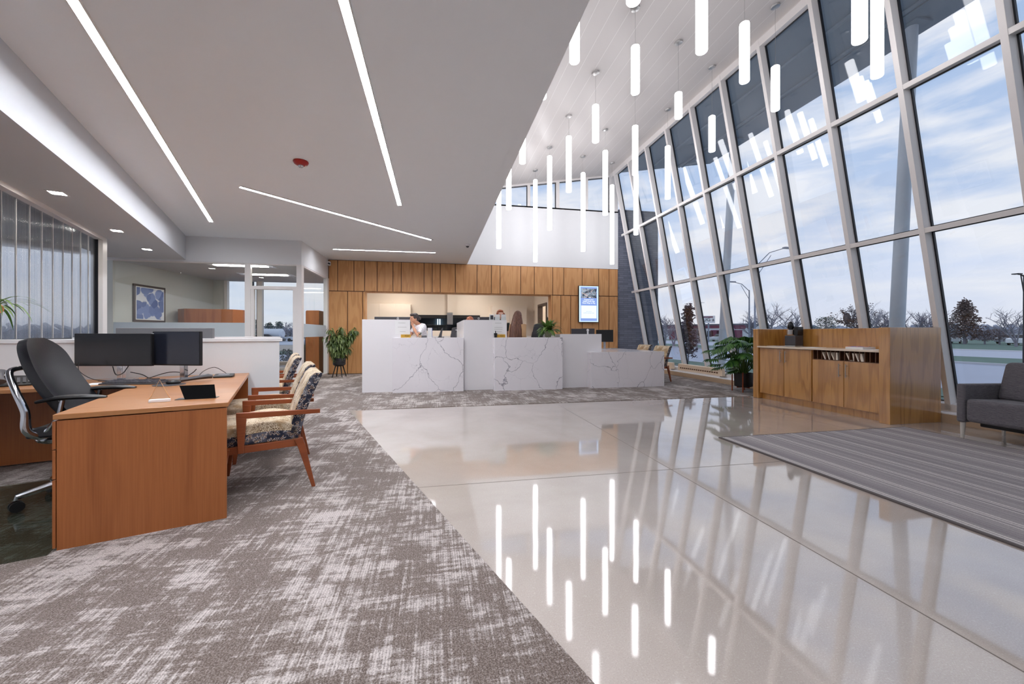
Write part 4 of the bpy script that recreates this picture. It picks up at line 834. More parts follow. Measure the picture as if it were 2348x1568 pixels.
r = unit('marble_counter', 'grey veined white marble teller front holding the leafy plant, right of two', 'counter', (1.19, 7.985, 0), 'marble fronts of the counter')
B(0, 1.445, 0, .08, 0, 1.092).build('front_slab', M['marble'], r, bevel=.003); B(0, .05, .081, .22, 0, 1.054).build('side_slab', M['marble'], r); B(0, 1.445, .08, .70, 1.055, 1.092).build('countertop', M['marble'], r, bevel=.003)
r = unit('marble_desk', 'low white marble reception desk with grey veins', 'desk', (3.265, 7.98, 0))
B(0, 1.72, 0, .06, 0, .778).build('front_slab', M['marble'], r, bevel=.003); B(0, .05, .061, .24, 0, .737).build('side_slab', M['marble'], r)
MB().prism([(0, .06), (1.72, .06), (1.66, 1.25), (1.55, 2.25), (.45, 2.25), (.45, .8), (0, .8)], .738, .776).build('desk_top', M['marble'], r, bevel=.003); B(.5, 1.45, 2.2, 2.24, 0, .74).build('end_panel', M['white_lam'], r)
# desk line behind the counter, where the staff work
r = unit('teller_desk', 'white laminate staff desk behind the counter fronts', 'desk', (-.75, 8.71, 0)); B(0, 1.3, 0, .22, .98, 1.01).build('desk_top', M['white_lam'], r, bevel=.003); B(0, .03, 0, .2, 0, .98).build('end_panel', M['white_lam'], r); B(1.27, 1.3, 0, .2, 0, .98).build('end_panel', M['white_lam'], r)
# notices, gold signs
def notice(x0, x1, z0, z1, y, lines, lb):
    o = B(x0, x1, y-.003, y, z0, z1).build('notice_sheet', M['paper']); tag(o, lb, 'notice', 'paper notices on the white screens')
    m = MB()
    for (a, b, z) in lines: m.box(x0+a, x0+b, y-.0045, y-.003, z, z+.004)
    m.build('printed_lines', M['midgrey'], o); return o
notice(-.78, -.50, 1.16, 1.43, 8.25, ((.06, .2, 1.385), (.05, .22, 1.30), (.09, .2, 1.21)), 'faint printed notice on the left white screen panel')
notice(1.17, 1.45, 1.16, 1.44, 8.20, ((.06, .2, 1.39), (.05, .22, 1.30), (.05, .22, 1.26), (.09, .2, 1.21)), 'faint printed notice on the middle white screen panel')
def gold(x, y, lb):
    r = thing('gold_sign', lb, 'sign', (x, y, 1.092), group='gold FDIC signs'); B(-.095, .095, -.004, .004, 0, .062).build('plate', M['gold'], r); B(-.09, .09, -.02, .03, 0, .004).build('foot', M['gold'], r)
    text('lettering', 'FDIC', .045, M['black'], r, (.03, -.005, .03))
gold(-.57, 8.19, 'small gold FDIC sign on the left marble counter'); gold(1.345, 8.14, 'small gold FDIC sign beside the pen cup on the right marble counter')
# monitors on the staff side, backs toward the hall
def back_monitor(x, y, w_, z0, z1, lb, rz=0, logo=None, base=None, mt='darkgrey'):
    r = thing('computer_monitor', lb, 'monitor', (x, y, 0), rz, 'monitors behind the teller counter'); B(-w_/2, w_/2, -.02, .02, z0, z1).build('housing', M[mt], r, bevel=.006)
    B(-w_/2+.01, w_/2-.01, .0195, .0215, z0+.012, z1-.012).build('screen', M['screen'], r)
    if base: MB().box(-.03, .03, .0, .045, base, z0+.1).box(-.1, .1, -.07, .1, base, base+.012).build('stand', M['chrome'], r, bevel=.003)
    if logo is not None:
        m = MB(); m.tube([(logo+.022*cos(a), -.022, z1-.035+.022*sin(a)) for a in [2*pi*k/16 for k in range(17)]], .003, 6); m.box(logo-.008, logo-.004, -.024, -.02, z1-.048, z1-.022); m.box(logo+.004, logo+.008, -.024, -.02, z1-.048, z1-.022); m.build('logo', M['paper'], r)
back_monitor(-.91, 9.2, .80, 1.12, 1.545, 'grey backed monitor above the left white screen panel', logo=.10, base=1.0)
back_monitor(1.02, 9.6, .50, 1.15, 1.575, 'grey backed monitor above the left part of the middle white screen', logo=.02, base=1.0)
back_monitor(1.45, 9.9, .36, 1.15, 1.59, 'grey backed monitor behind the brochure holders', base=1.0)
back_monitor(3.42, 9.2, .32, .98, 1.292, 'dark monitor back left of the white post on the low screen', base=.9)
back_monitor(3.74, 9.3, .31, .98, 1.30, 'dark monitor back right of the white post on the low screen', base=.9)
back_monitor(4.28, 9.55, .44, .96, 1.27, 'dark brown monitor back beside the oak wall', rz=radians(-8), base=.776, mt='black')
r = thing('counter_camera', 'small white rounded post device on top of the low white screen', 'device', (3.30, 8.25, 1.162)); MB().cyl((0, 0, 0), (0, 0, .07), .018).build('post', M['white_lam'], r, smooth=True); m = MB(); m.ell((0, 0, .085), .028, 16, 10); m.build('head', M['white_lam'], r, smooth=True)
# brochure holders on the middle screen
for x, y, z, lb, dk in ((1.17, 8.24, 0, 'clear brochure holder with a dark card, left of three', True), (1.29, 8.24, 0, 'white brochure holder in the middle of three', False), (1.42, 8.23, 0, 'white brochure holder at the right edge of the middle screen', False)):
    r = thing('brochure_holder', lb, 'brochure holder', (x, y, 1.455), group='brochure holders on the middle screen')
    MB().hexa([(-.05,-.0,0),(.05,.0,0),(.05,.03,0),(-.05,.03,0),(-.05,-.01,.12),(.05,-.01,.12),(.05,.0,.12),(-.05,.0,.12)]).build('leaflets', M['paper'], r)
    MB().box(-.055, .055, -.012, -.009, 0, .07).box(-.055, .055, -.01, .035, 0, .003).build('tray', M['glass_in'], r)
    if dk: MB().box(-.03, .03, -.014, -.011, .015, .10).build('dark_card', M['darkgrey'], r)
def cup(x, y, z, lb, pens=4):
    r = thing('pen_cup', lb, 'pen cup', (x, y, z)); MB().lathe([(.03, 0), (.036, .09), (.033, .09), (.028, .005)], 18).build('cup', M['black'], r, smooth=True); random.seed(int(x*100))
    for k in range(pens): MB().cyl((random.uniform(-.012, .012), random.uniform(-.012, .012), .01), (random.uniform(-.03, .03), random.uniform(-.02, .02), .135), .004, n=8).build('pen', M['black'], r)
cup(1.23, 8.1, 1.092, 'black cup of pens left of the gold sign')
r = thing('hand_sanitizer', 'clear pump bottle at the right end of the left marble counter', 'bottle', (.46, 8.4, 1.092)); m = MB(); m.lathe([(.03, 0), (.032, .01), (.032, .09), (.012, .115), (.01, .13)], 18); m.build('bottle', M['glass_in'], r, smooth=True); MB().cyl((0, 0, .13), (0, 0, .15), .007).box(-.035, .01, -.008, .008, .15, .162).build('pump', M['paper'], r)
r = thing('card_terminal', 'slanted black card terminal standing on the left marble counter', 'card reader', (.11, 8.5, 1.092)); MB().hexa([(-.04,-.03,0),(.03,-.03,0),(.03,.03,0),(-.04,.03,0),(.03,-.03,.2),(.055,-.03,.2),(.055,.03,.2),(.03,.03,.2)]).build('terminal', M['darkgrey'], r, bevel=.008); B(-.05, .08, -.04, .04, 0, .012).build('base', M['black'], r)
r = thing('card_terminal', 'small dark boxy card terminal on the left marble counter', 'card reader', (-.22, 8.45, 1.092)); MB().hexa([(-.055,-.04,0),(.055,-.04,0),(.055,.04,0),(-.055,.04,0),(-.055,-.03,.03),(.055,-.03,.03),(.055,.04,.045),(-.055,.04,.045)]).build('body', M['darkgrey'], r, bevel=.006); B(-.03, .03, -.033, -.028, .003, .02).build('paper_slot', M['paper'], r)
r = thing('desk_sign', 'black wedge shaped sign holder at the left of the marble desk top', 'sign', (3.56, 8.35, .776)); MB().extr([(-.05, 0, 0), (-.03, 0, 0), (-.02, 0, .12), (-.05, 0, .13)], (0, .12, 0)).extr([(.04, 0, 0), (.055, 0, 0), (-.03, 0, .12), (-.04, 0, .12)], (0, .12, 0)).box(-.05, .055, 0, .12, 0, .004).build('wedge', M['black'], r)
tag(B(-.09, .09, -.05, .05, 0, .02).build('desk_tray', M['steel'], loc=(4.55, 9.6, .776), bevel=.008), 'small grey tray lying on the marble desk top', 'tray')
tag(MB().lathe([(.06, 0), (.075, .03), (.0, .035)], 20).build('white_dish', M['paper'], loc=(3.42, 8.3, .776), smooth=True), 'white bowl of wrapped sweets on the marble desk beside the low screen', 'bowl')
# staff chairs
def staff_chair(x, y, rz, z, lb):
    r = thing('staff_chair', lb, 'chair', (x, y, 0), rz, 'dark staff chairs behind the counter')
    def f(u, v, k): w_ = .23*(1-.28*v); return (.18+.06*v+.04*k, (u*2-1)*w_, z-.42+.42*v-(.03*abs(u*2-1)**3 if v > .5 else 0))
    MB().slab(f, 10, 10, 1).build('backrest', M['darkgrey'], r, smooth=True, bevel=.01)
    B(-.25, .2, -.23, .23, z-.56, z-.48).build('seat', M['darkgrey'], r, bevel=.03); MB().cyl((0, 0, .1), (0, 0, z-.56), .03).build('column', M['chrome'], r)
    MB().lathe([(.28, .02), (.26, .05), (.05, .1), (.0, .1)], 20, caps=False).build('base', M['black'], r)
staff_chair(2.46, 9.75, radians(-70), 1.42, 'dark grey staff chair back left of the leafy plant'); staff_chair(.66, 11.6, radians(90), 1.37, 'black staff chair seen low through the opening')
# wall cupboards and the back counter in the teller room
r = thing('wall_cupboard', 'tan wall cupboard at the left inside the teller opening', 'cabinet', (-2.38, 14.12, 0)); B(0, 1.56, .02, .38, 1.45, 2.19).build('body', M['cream_wall'], r)
for k in range(3): B(k*.52+.003, (k+1)*.52-.003, 0, .02, 1.455, 2.185).build('door', M['cream_wall'], r, bevel=.002)
r = thing('wall_cupboard', 'tan wall cupboard at the right inside the teller opening', 'cabinet', (2.02, 14.12, 0)); B(0, 1.28, .02, .38, 1.48, 2.16).build('body', M['cream_wall'], r)
for k in range(2): B(k*.64+.003, (k+1)*.64-.003, 0, .02, 1.485, 2.155).build('door', M['cream_wall'], r, bevel=.002)
r = thing('back_counter', 'cream work counter under the inner window of the teller room', 'counter', (-2.78, 13.88, 0)); B(0, 6.35, 0, .57, 1.05, 1.09).build('countertop', M['white_lam'], r); B(.02, 6.33, .03, .57, 0, 1.05).build('body', M['cream_wall'], r)
tag(B(.44, .62, 14.38, 14.46, 1.93, 2.9).build('wall_pilaster', M['cream_wall']), kind='structure')
r = thing('louvre_rack', 'grey slatted document rack on the inner window post', 'rack', (.53, 14.34, 1.5)); B(-.10, .10, 0, .06, 0, .42).build('frame', M['steel'], r); m = MB()
for k in range(8): m.box(-.085, .085, -.02, 0, .03+k*.047, .055+k*.047)
m.build('slats', M['midgrey'], r)
# through the inner window
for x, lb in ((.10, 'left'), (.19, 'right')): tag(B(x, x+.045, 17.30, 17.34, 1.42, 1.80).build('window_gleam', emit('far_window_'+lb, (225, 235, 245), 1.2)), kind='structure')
r = thing('far_shelving', 'blue grey shelving seen through the inner window', 'shelf', (-.6, 16.9, 0)); MB().box(0, 1.1, .3, .34, 0, 1.55).box(0, .04, 0, .34, 0, 1.55).box(1.06, 1.1, 0, .34, 0, 1.55).box(.5, .54, 0, .34, 0, 1.55).build('uprights', M['midgrey'], r)
for z in (1.2, 1.36, 1.52): B(0, 1.1, 0, .32, z, z+.02).build('shelf', M['steel'], r)
r = thing('staff_chair', 'small black chair back seen through the inner window', 'chair', (.25, 15.6, 0)); B(-.16, .16, -.03, .03, .95, 1.47).build('backrest', M['black'], r, bevel=.03); B(-.2, .2, -.4, 0, .5, .58).build('seat', M['black'], r, bevel=.03); MB().cyl((0, -.2, 0), (0, -.2, .5), .04).build('column', M['black'], r)
# digital sign on the oak wall
r = thing('digital_sign', 'portrait screen with a hands photo and blue panel on the oak wall', 'display', (4.863, 12.12, 2.125), radians(1))
W_, H_ = .655, 1.15
B(-W_/2-.012, W_/2+.012, -.05, .02, -H_/2-.012, H_/2+.012).build('housing', M['black'], r, bevel=.004)
def scr(name, col_, s_=1.0): return emit(name, col_, s_)
B(-W_/2, W_/2, -.052, -.05, -H_/2, H_/2).build('screen_border', scr('sign_pale_blue', (196, 220, 246), 1.0), r)
B(-.285, .285, -.0535, -.052, -.545, .545).build('screen_blue_field', scr('sign_blue', (126, 150, 208), .95), r)
B(-.265, .265, -.055, -.0535, -.46, -.05).build('screen_text_panel', scr('sign_panel', (214, 226, 244), 1.0), r)
def handsphoto():
    t = NT('hands_photo'); v = t.coord(); n_ = t.noise(v, 7, 4, .6, .5); q = t.noise(v, 14, 3, .6, 1.5)
    c_ = t.mix(t.rng(n_, .42, .6), lin((46, 52, 66)), lin((150, 164, 180))); c_ = t.mix(t.rng(q, .6, .66), c_, lin((214, 178, 170))); c_ = t.mix(t.rng(q, .36, .32), c_, lin((120, 190, 180)))
    k = t.n('ShaderNodeEmission'); t.l(c_, k.inputs[0]); k.inputs[1].default_value = .9; t.l(k.outputs[0], t.out.inputs[0]); return t.m
ph = B(-.265, .265, -.055, -.0535, .19, .50).build('screen_photo', handsphoto(), r)
hm = emit('photo_hand', (222, 184, 170), .9); m = MB()
m.tube([(-.26, -.057, .36), (-.19, -.057, .33), (-.12, -.057, .30)], [.035, .032, .03], 10, flat=.1)
for k in range(4): m.tube([(-.13, -.057, .315-.016*k), (-.085, -.057, .31-.02*k), (-.05+.004*k, -.057, .285-.016*k)], [.009, .008, .006], 6, flat=.2)
m.tube([(-.14, -.057, .32), (-.10, -.057, .345), (-.07, -.057, .345)], [.01, .009, .006], 6, flat=.2); m.build('photo_hand', hm, r)
m = MB(); m.tube([(.26, -.057, .33), (.16, -.057, .34), (.05, -.057, .33)], [.035, .03, .016], 10, flat=.1); m.build('photo_arm', emit('photo_arm', (120, 84, 78), .8), r)
wt = emit('sign_white_text', (250, 252, 255), 1.1); gt_ = emit('sign_grey_text', (110, 130, 160), .9)
text('lettering', 'VISA', .045, wt, r, (.03, -.0575, .205)); text('lettering', 'Connect your\nVisa\u00ae Cards with\nMore Ways to Pay', .058, wt, r, (0, -.0555, .085), sx=1.0, spacing=.95)
text('lettering', 'Learn more at', .032, gt_, r, (0, -.0565, -.235)); text('lettering', 'yourbank.visa/ways-to-pay', .034, gt_, r, (0, -.0565, -.285))
r = thing('wall_tablet', 'small tablet with a pale blue screen on the oak wall behind the corner plant', 'tablet', (-2.33, 12.13, 1.17))
B(-.10, .10, -.02, .02, -.06, .07).build('housing', M['black'], r, bevel=.004); B(-.075, .08, -.022, -.02, -.045, .055).build('screen', emit('tablet_screen', (170, 196, 236), .9), r)
r = thing('file_box', 'white and blue paper file standing behind the leaning person', 'file', (-.12, 9.75, 1.0)); B(-.05, .05, 0, .2, 0, .31).build('pages', M['paper'], r); B(.05, .06, 0, .2, 0, .31).build('cover', plain('blue_cover', (96, 120, 200), .5), r); B(-.03, .03, .05, .15, -1.0, 0).build('stand', M['white_lam'], r)
# ------------------------------------------------------------------ glass office contents
r = thing('framed_picture', 'dark framed blue and white abstract blotch painting on the office wall', 'picture', (-6.64, 10.83, 1.87), radians(90)-math.atan2(.28, 3.43))
B(-.47, .47, -.05, .0, -.43, .43).build('frame', plain('walnut_frame', (72, 56, 48), .5), r, bevel=.004); B(-.42, .42, -.053, -.05, -.38, .38).build('mount', M['paper'], r)
def abstract():
    t = NT('blue_blotches'); v = t.coord(); d = t.n('ShaderNodeTexNoise'); t.l(v, d.inputs['Vector']); d.inputs['Scale'].default_value = 5
    vm = t.n('ShaderNodeVectorMath', operation='MULTIPLY_ADD'); vm.inputs[1].default_value = (.14,)*3; t.l(d.outputs['Color'], vm.inputs[0]); t.l(v, vm.inputs[2])
    k = t.n('ShaderNodeTexVoronoi', feature='F1'); t.l(vm.outputs[0], k.inputs['Vector']); k.inputs['Scale'].default_value = 5.5; sp = t.n('ShaderNodeSeparateColor'); t.l(k.outputs['Color'], sp.inputs[0])
    c_ = t.mix(sp.outputs[0], lin((58, 84, 150)), lin((132, 152, 204))); c_ = t.mix(t.math('GREATER_THAN', sp.outputs[1], .86), c_, lin((226, 230, 238))); c_ = t.mix(t.rng(k.outputs['Distance'], .64, .76), c_, lin((224, 228, 238)))
    return t.pr(c_, .6)
B(-.40, .40, -.055, -.053, -.36, .36).build('canvas', abstract(), r)
r = thing('desk_hutch', 'brown wood curved desk hutch inside the glass office', 'cabinet', (-6.12, 11.35, 0)); m = MB(); m.prism([(-.32, .22), (-.05, -.02), (.0, -.02), (.98, .12), (1.12, .35), (1.12, .6), (-.32, .6)], 1.05, 1.80); m.build('hutch', M['wood_desk'], r, bevel=.004)
MB().prism([(-.32, -.3), (1.6, -.3), (1.6, .6), (-.32, .6)], .70, .735).build('desk_top', M['wood_desk_top'], r); MB().box(-.3, 1.55, .55, .59, 0, .7).box(1.0, 1.04, -.2, .55, 0, .7).box(-.3, -.26, -.2, .55, 0, .7).build('panel', M['wood_desk'], r)
r = thing('bookcase', 'tall brown wood cabinet in the far corner of the glass office', 'cabinet', (-3.62, 12.3, 0)); B(0, .34, 0, .85, 0, 1.84).build('body', M['wood_desk'], r, bevel=.003); B(-.02, 0, .01, .84, .08, 1.82).build('door', M['wood_desk'], r, bevel=.003)
r = thing('floor_planter', 'tall dark planter with spiky snake plant inside the glass office', 'planter', (-3.75, 12.55, 0)); MB().hexa([(-.15,-.15,0),(.15,-.15,0),(.15,.15,0),(-.15,.15,0),(-.19,-.19,.72),(.19,-.19,.72),(.19,.19,.72),(-.19,.19,.72)]).build('planter_box', M['darkgrey'], r, bevel=.004)
m = MB(); random.seed(3)
for k in range(9):
    a = random.uniform(0, 6.28); l_ = random.uniform(.25, .45); q = random.uniform(.05, .25); m.tube([(.03*cos(a), .03*sin(a), .70), (q*.4*cos(a), q*.4*sin(a), .70+l_*.6), (q*cos(a), q*sin(a), .70+l_)], [.022, .02, .003], 6, flat=.25)
m.build('foliage', M['leaf_dark'], r)
# ------------------------------------------------------------------ people behind the counter
def person(label, loc, rz, skin, shirt, hair_fn, arms, lean=0.0, sleeves=False, tilt=(0, 0, 0), height=1.66, pants=None, hair_mat=None, turn=0):
    """a standing figure facing local -y; arms: two lists of shoulder, elbow, wrist, hand tip; s scales the 1.66 m build"""
    r = thing('person', label, 'person', loc, rz); k = height/1.66
    X = lambda p: (p[0]*k, (p[1]-lean*max(0, (p[2]-.95)))*k, p[2]*k)
    hc = Vector(X((0, -.02, 1.545))) + Vector((tilt[0], tilt[1], tilt[2]))
    m = MB()
    m.tube([X((0, .0, .86)), X((0, .0, .97)), X((0, 0, 1.08)), X((0, 0, 1.2)), X((0, .005, 1.30)), X((0, .01, 1.37)), X((0, .01, 1.40))], [.13*k, .155*k, .12*k, .125*k, .15*k, .13*k, .06*k], 14, flat=.72)
    nk = Vector(X((0, .012, 1.36))); m.tube([nk, nk*.5+hc*.5+Vector((0, .01, -.02)), hc+Vector((0, .01, -.05))], [.056*k, .05*k, .052*k], 12)
    m.ell(hc, (.073*k, .09*k, .112*k), 18, 12); m.ell(hc+Vector((0, -.03, -.055))*k, (.05*k, .05*k, .052*k), 12, 8)
    R = Matrix.Rotation(turn, 3, 'Z')
    m.ell(hc+R@Vector((0, -.092, -.012))*k, (.011*k, .016*k, .02*k), 8, 6); m.ell(hc+R@Vector((0, -.083, -.052))*k, (.022*k, .010*k, .007*k), 8, 6)
    for s in (-1, 1): m.ell(hc+R@Vector((s*.075, .005, -.01))*k, (.01*k, .018*k, .03*k), 8, 6)
    for s in (-1, 1): m.tube([X((s*.085, 0, .90)), X((s*.095, -.01, .70)), X((s*.10, -.01, .48)), X((s*.10, .01, .28)), X((s*.10, .015, .08)), X((s*.10, .0, .04))], [.092*k, .08*k, .06*k, .055*k, .036*k, .036*k], 12); m.tube([X((s*.10, .05, .035)), X((s*.105, -.05, .035)), X((s*.11, -.15, .025))], [.034*k, .04*k, .025*k], 10)
    for A in arms:
        S_, E_, W_, T_ = [Vector(X(p)) for p in A]; m.tube([S_, S_*.5+E_*.5, E_, E_*.5+W_*.5, W_], [.05*k, .045*k, .037*k, .034*k, .024*k], 10)
        d = (T_-W_); l_ = d.length; d.normalize(); n1 = d.orthogonal().normalized(); n2 = d.cross(n1); m.tube([W_, W_+d*l_*.3, W_+d*l_*.55], [.024*k, .036*k, .032*k], 10, flat=.55)
        for q in range(4):
            o = n2*((q-1.5)*.017*k); ln = (.9, 1.0, .96, .8)[q]; m.tube([W_+d*l_*.5+o, W_+d*l_*.5+o*1.1+d*l_*.28*ln, W_+d*l_*.5+o*1.1+d*l_*.5*ln+n1*.02*k], [.0095*k, .009*k, .006*k], 7)
        m.tube([W_+d*l_*.15+n2*.03*k, W_+d*l_*.4+n2*.055*k, W_+d*l_*.62+n2*.05*k], [.012*k, .011*k, .008*k], 7)
    b = m.build('body', skin, r, smooth=True, ang=180); q = b.modifiers.new('fuse', 'REMESH'); q.mode = 'VOXEL'; q.voxel_size = .009; q.use_smooth_shade = True
    q = b.modifiers.new('relax', 'SMOOTH'); q.iterations = 3; q.factor = .5
    e_ = MB()
    for s in (-1, 1): e_.ell(hc+R@Vector((s*.03, -.083, .01))*k, (.012*k, .006*k, .007*k), 8, 6)
    e_.build('eyes', M['black'], r, smooth=True)
    m = MB(); m.tube([X((0, .0, .88)), X((0, .0, .97)), X((0, 0, 1.08)), X((0, 0, 1.2)), X((0, .005, 1.31)), X((0, .01, 1.375)), X((0, .01, 1.40))], [.15*k, .168*k, .135*k, .14*k, .162*k, .14*k, .075*k], 16, flat=.78)
    for A in arms: S_, E_ = Vector(X(A[0])), Vector(X(A[1])); (m.tube([S_, E_, Vector(X(A[2]))], [.07*k, .056*k, .04*k], 12) if sleeves else m.tube([S_, S_*.55+E_*.45, S_*.3+E_*.7], [.068*k, .064*k, .06*k], 12))
    b = m.build('shirt', shirt, r, smooth=True, ang=180); q = b.modifiers.new('fuse', 'REMESH'); q.mode = 'VOXEL'; q.voxel_size = .012; q.use_smooth_shade = True; q = b.modifiers.new('relax', 'SMOOTH'); q.iterations = 3
    m = MB(); m.tube([X((0, 0, 1.0)), X((0, 0, .9)), X((0, 0, .84))], [.158*k, .175*k, .15*k], 14, flat=.75)
    for s in (-1, 1): m.tube([X((s*.085, 0, .90)), X((s*.095, -.01, .70)), X((s*.10, -.01, .48)), X((s*.10, .01, .10))], [.105*k, .095*k, .075*k, .065*k], 12)
    b = m.build('trousers', pants or M['black'], r, smooth=True, ang=180); q = b.modifiers.new('fuse', 'REMESH'); q.mode = 'VOXEL'; q.voxel_size = .016; q.use_smooth_shade = True
    m = MB()
    for s in (-1, 1): m.tube([X((s*.10, .06, .035)), X((s*.105, -.05, .04)), X((s*.11, -.16, .03))], [.042*k, .048*k, .03*k], 12)
    m.build('shoes', M['black'], r, smooth=True)
    m = MB(); hair_fn(m, hc, k, R, X); b = m.build('hair', hair_mat, r, smooth=True, ang=180); q = b.modifiers.new('fuse', 'REMESH'); q.mode = 'VOXEL'; q.voxel_size = .009; q.use_smooth_shade = True
    return r
def hairmat(name, a, b):
    t = NT(name); n_ = t.noise(t.coord(scale=(60, 60, 4)), 1, 4, .7); return t.pr(t.mix(t.rng(n_, .35, .65), lin(a), lin(b)), .45, 0, .5, t.bump(n_, .6, .004))
def dotted():
    t = NT('white_dotted_blouse'); k = t.n('ShaderNodeTexVoronoi'); t.l(t.coord(), k.inputs['Vector']); k.inputs['Scale'].default_value = 62; return t.pr(t.mix(t.math('LESS_THAN', k.outputs['Distance'], .3), lin((234, 232, 234)), lin((120, 80, 84))), .8)
def hair_bun(m, c, k, R, X):
    m.ell(c+R@Vector((0, .028, .028))*k, (.086*k, .088*k, .104*k), 16, 10); m.ell(c+R@Vector((0, .125, .015))*k, (.045*k, .05*k, .042*k), 12, 8); m.ell(c+R@Vector((-.0, -.045, .085))*k, (.066*k, .05*k, .035*k), 12, 8)
    for s in (-1, 1): m.tube([c+R@Vector((s*.07, -.05, .05))*k, c+R@Vector((s*.082, -.02, -.0))*k], [.018*k, .008*k], 8)
def hair_bob(m, c, k, R, X):
    m.ell(c+R@Vector((0, .022, .025))*k, (.088*k, .092*k, .102*k), 16, 10); m.ell(c+R@Vector((0, -.05, .085))*k, (.064*k, .042*k, .03*k), 12, 8)
    for s in (-1, 1): m.tube([c+R@Vector((s*.07, -.03, .04))*k, c+R@Vector((s*.092, -.01, -.05))*k, c+R@Vector((s*.085, .01, -.18))*k], [.028*k, .032*k, .02*k], 10)
def hair_long(m, c, k, R, X):
    m.tube([c+R@Vector((0, .05, -.02))*k, c+R@Vector((0, .09, -.25))*k, c+R@Vector((0, .11, -.5))*k, c+R@Vector((0, .11, -.68))*k], [.09*k, .145*k, .165*k, .10*k], 14, flat=.85)
    m.ell(c+R@Vector((0, .02, .022))*k, (.09*k, .10*k, .106*k), 16, 10)
    for i in range(9):
        a = pi*(i/8); x = .10*cos(a); y = .03+.075*sin(a)
        m.tube([c+R@Vector((x*.8, y*.8, .03))*k, c+R@Vector((x*1.05, y*1.1, -.12))*k, c+R@Vector((x*1.5, y*1.25+.02, -.33))*k, c+R@Vector((x*1.55, y*1.2+.03, -.52))*k, c+R@Vector((x*1.25, y*1.1+.03, -.68))*k], [.03*k, .04*k, .045*k, .045*k, .02*k], 9)
NA = lambda s: [(s*.17, .0, 1.345), (s*.21, .03, 1.08), (s*.19, -.10, .90), (s*.18, -.16, .78)]
# woman bent over the counter with her hand at her cheek
person('person with dark pinned up hair and white dotted top, leaning, hand on cheek', (-.24, 9.10, 0), radians(-58), M['skin'], dotted(), hair_bun,
       [[(.17, .0, 1.33), (.20, -.22, 1.14), (.07, -.20, 1.36), (.055, -.185, 1.48)], [(-.17, .0, 1.33), (-.21, -.16, 1.16), (-.06, -.30, 1.12), (-.0, -.36, 1.12)]], lean=.30, tilt=(0, -.05, -.03), height=1.64, hair_mat=hairmat('dark_brown_hair', (34, 26, 26), (62, 48, 46)))
person('person with long wavy brown hair seen from behind at the counter', (1.98, 9.45, 0), radians(128), M['skin2'], plain('tan_sweater', (196, 158, 118), .9, var=.1), hair_long, [NA(1), NA(-1)], sleeves=True, height=1.72, hair_mat=hairmat('long_brown_hair', (72, 44, 34), (128, 84, 64)))
person('red haired person whose forehead shows above the brochure holders', (1.62, 9.95, 0), radians(5), M['skin2'], plain('dark_green_top', (60, 64, 60), .9), hair_bob, [NA(1), NA(-1)], height=1.78, hair_mat=hairmat('red_hair', (126, 62, 34), (176, 98, 56)), tilt=(0, -.02, -.01))
person('person with auburn hair, only the crown showing above the middle screen wing', (.80, 9.20, 0), radians(200), M['skin2'], plain('light_blue_shirt', (190, 200, 214), .9), hair_bob, [NA(1), NA(-1)], height=1.565, hair_mat=hairmat('auburn_hair', (150, 78, 46), (186, 112, 76)))
# ------------------------------------------------------------------ plants indoors
def blade(m, p0, d, up, L_, W_, droop=.3, n=5, cup=.15):
    """one leaf: a folded, drooping blade with real width"""
    d = d.normalized(); side = d.cross(up).normalized() if d.cross(up).length > 1e-4 else Vector((1, 0, 0)); P = []; p = Vector(p0)
    for i in range(n+1):
        t = i/n; w_ = W_*sin(pi*min(1, .06+t*.94))**.8*(1-.3*t) if i < n else 0.0
        P.append((p.copy(), w_)); p = p+d*(L_/n); d = (d+Vector((0, 0, -droop/n))).normalized()
    vs_ = []; fs = []
    for c, w_ in P: nrm = side.cross(d).normalized(); vs_ += [c-side*w_+nrm*w_*cup, c, c+side*w_+nrm*w_*cup]
    for i in range(n): a = 3*i; fs += [(a, a+1, a+4, a+3), (a+1, a+2, a+5, a+4)]
    m.add(vs_, fs)
# drooping plant in the corner
r = thing('potted_plant', 'drooping leafy plant in a ribbed black pot on legs by the oak wall', 'plant', (-2.52, 11.35, 0))
MB().lathe([(.10, .30), (.155, .34), (.165, .52), (.15, .52), (.14, .36)], 24).build('pot', M['black'], r, smooth=True)
m = MB()
for k in range(6): m.lathe([(.157+.001*k, .352+k*.028), (.170, .36+k*.028), (.158+.001*k, .368+k*.028)], 24)
m.build('pot_ribs', M['darkgrey'], r)
for k in range(4): a = k*pi/2+.6; MB().tube([(.09*cos(a), .09*sin(a), .33), (.19*cos(a), .19*sin(a), 0)], [.018, .011], 8).build('leg', M['black'], r, smooth=True)
m = MB(); random.seed(11); stems = []
for k in range(22):
    a = random.uniform(0, 2*pi); q = random.uniform(.08, .40) if k < 16 else random.uniform(.02, .14); h = random.uniform(.75, 1.36) if k < 16 else random.uniform(1.1, 1.38); P = [Vector((.04*cos(a), .04*sin(a), .5)), Vector((q*.5*cos(a), q*.5*sin(a), .5+(h-.5)*.6)), Vector((q*cos(a), q*sin(a), h))]; stems.append(P); m.tube(P, [.008, .006, .003], 6)
m.build('stems', M['leaf_dark'], r)
m = MB()
for P in stems:
    for i in range(64):
        t = random.uniform(.05, 1.0)**.8; p = P[1]*(1-(t-.5)*2)+P[2]*((t-.5)*2) if t > .5 else P[0]*(1-t*2)+P[1]*(t*2)
        a = random.uniform(0, 2*pi); d = Vector((cos(a), sin(a), random.uniform(-.6, .5))); blade(m, p+d*random.uniform(0, .05), d, Vector((0, 0, 1)), random.uniform(.13, .23), random.uniform(.018, .030), droop=3.2)
m.build('foliage', M['leaf_ficus'], r, smooth=True, recalc=False)
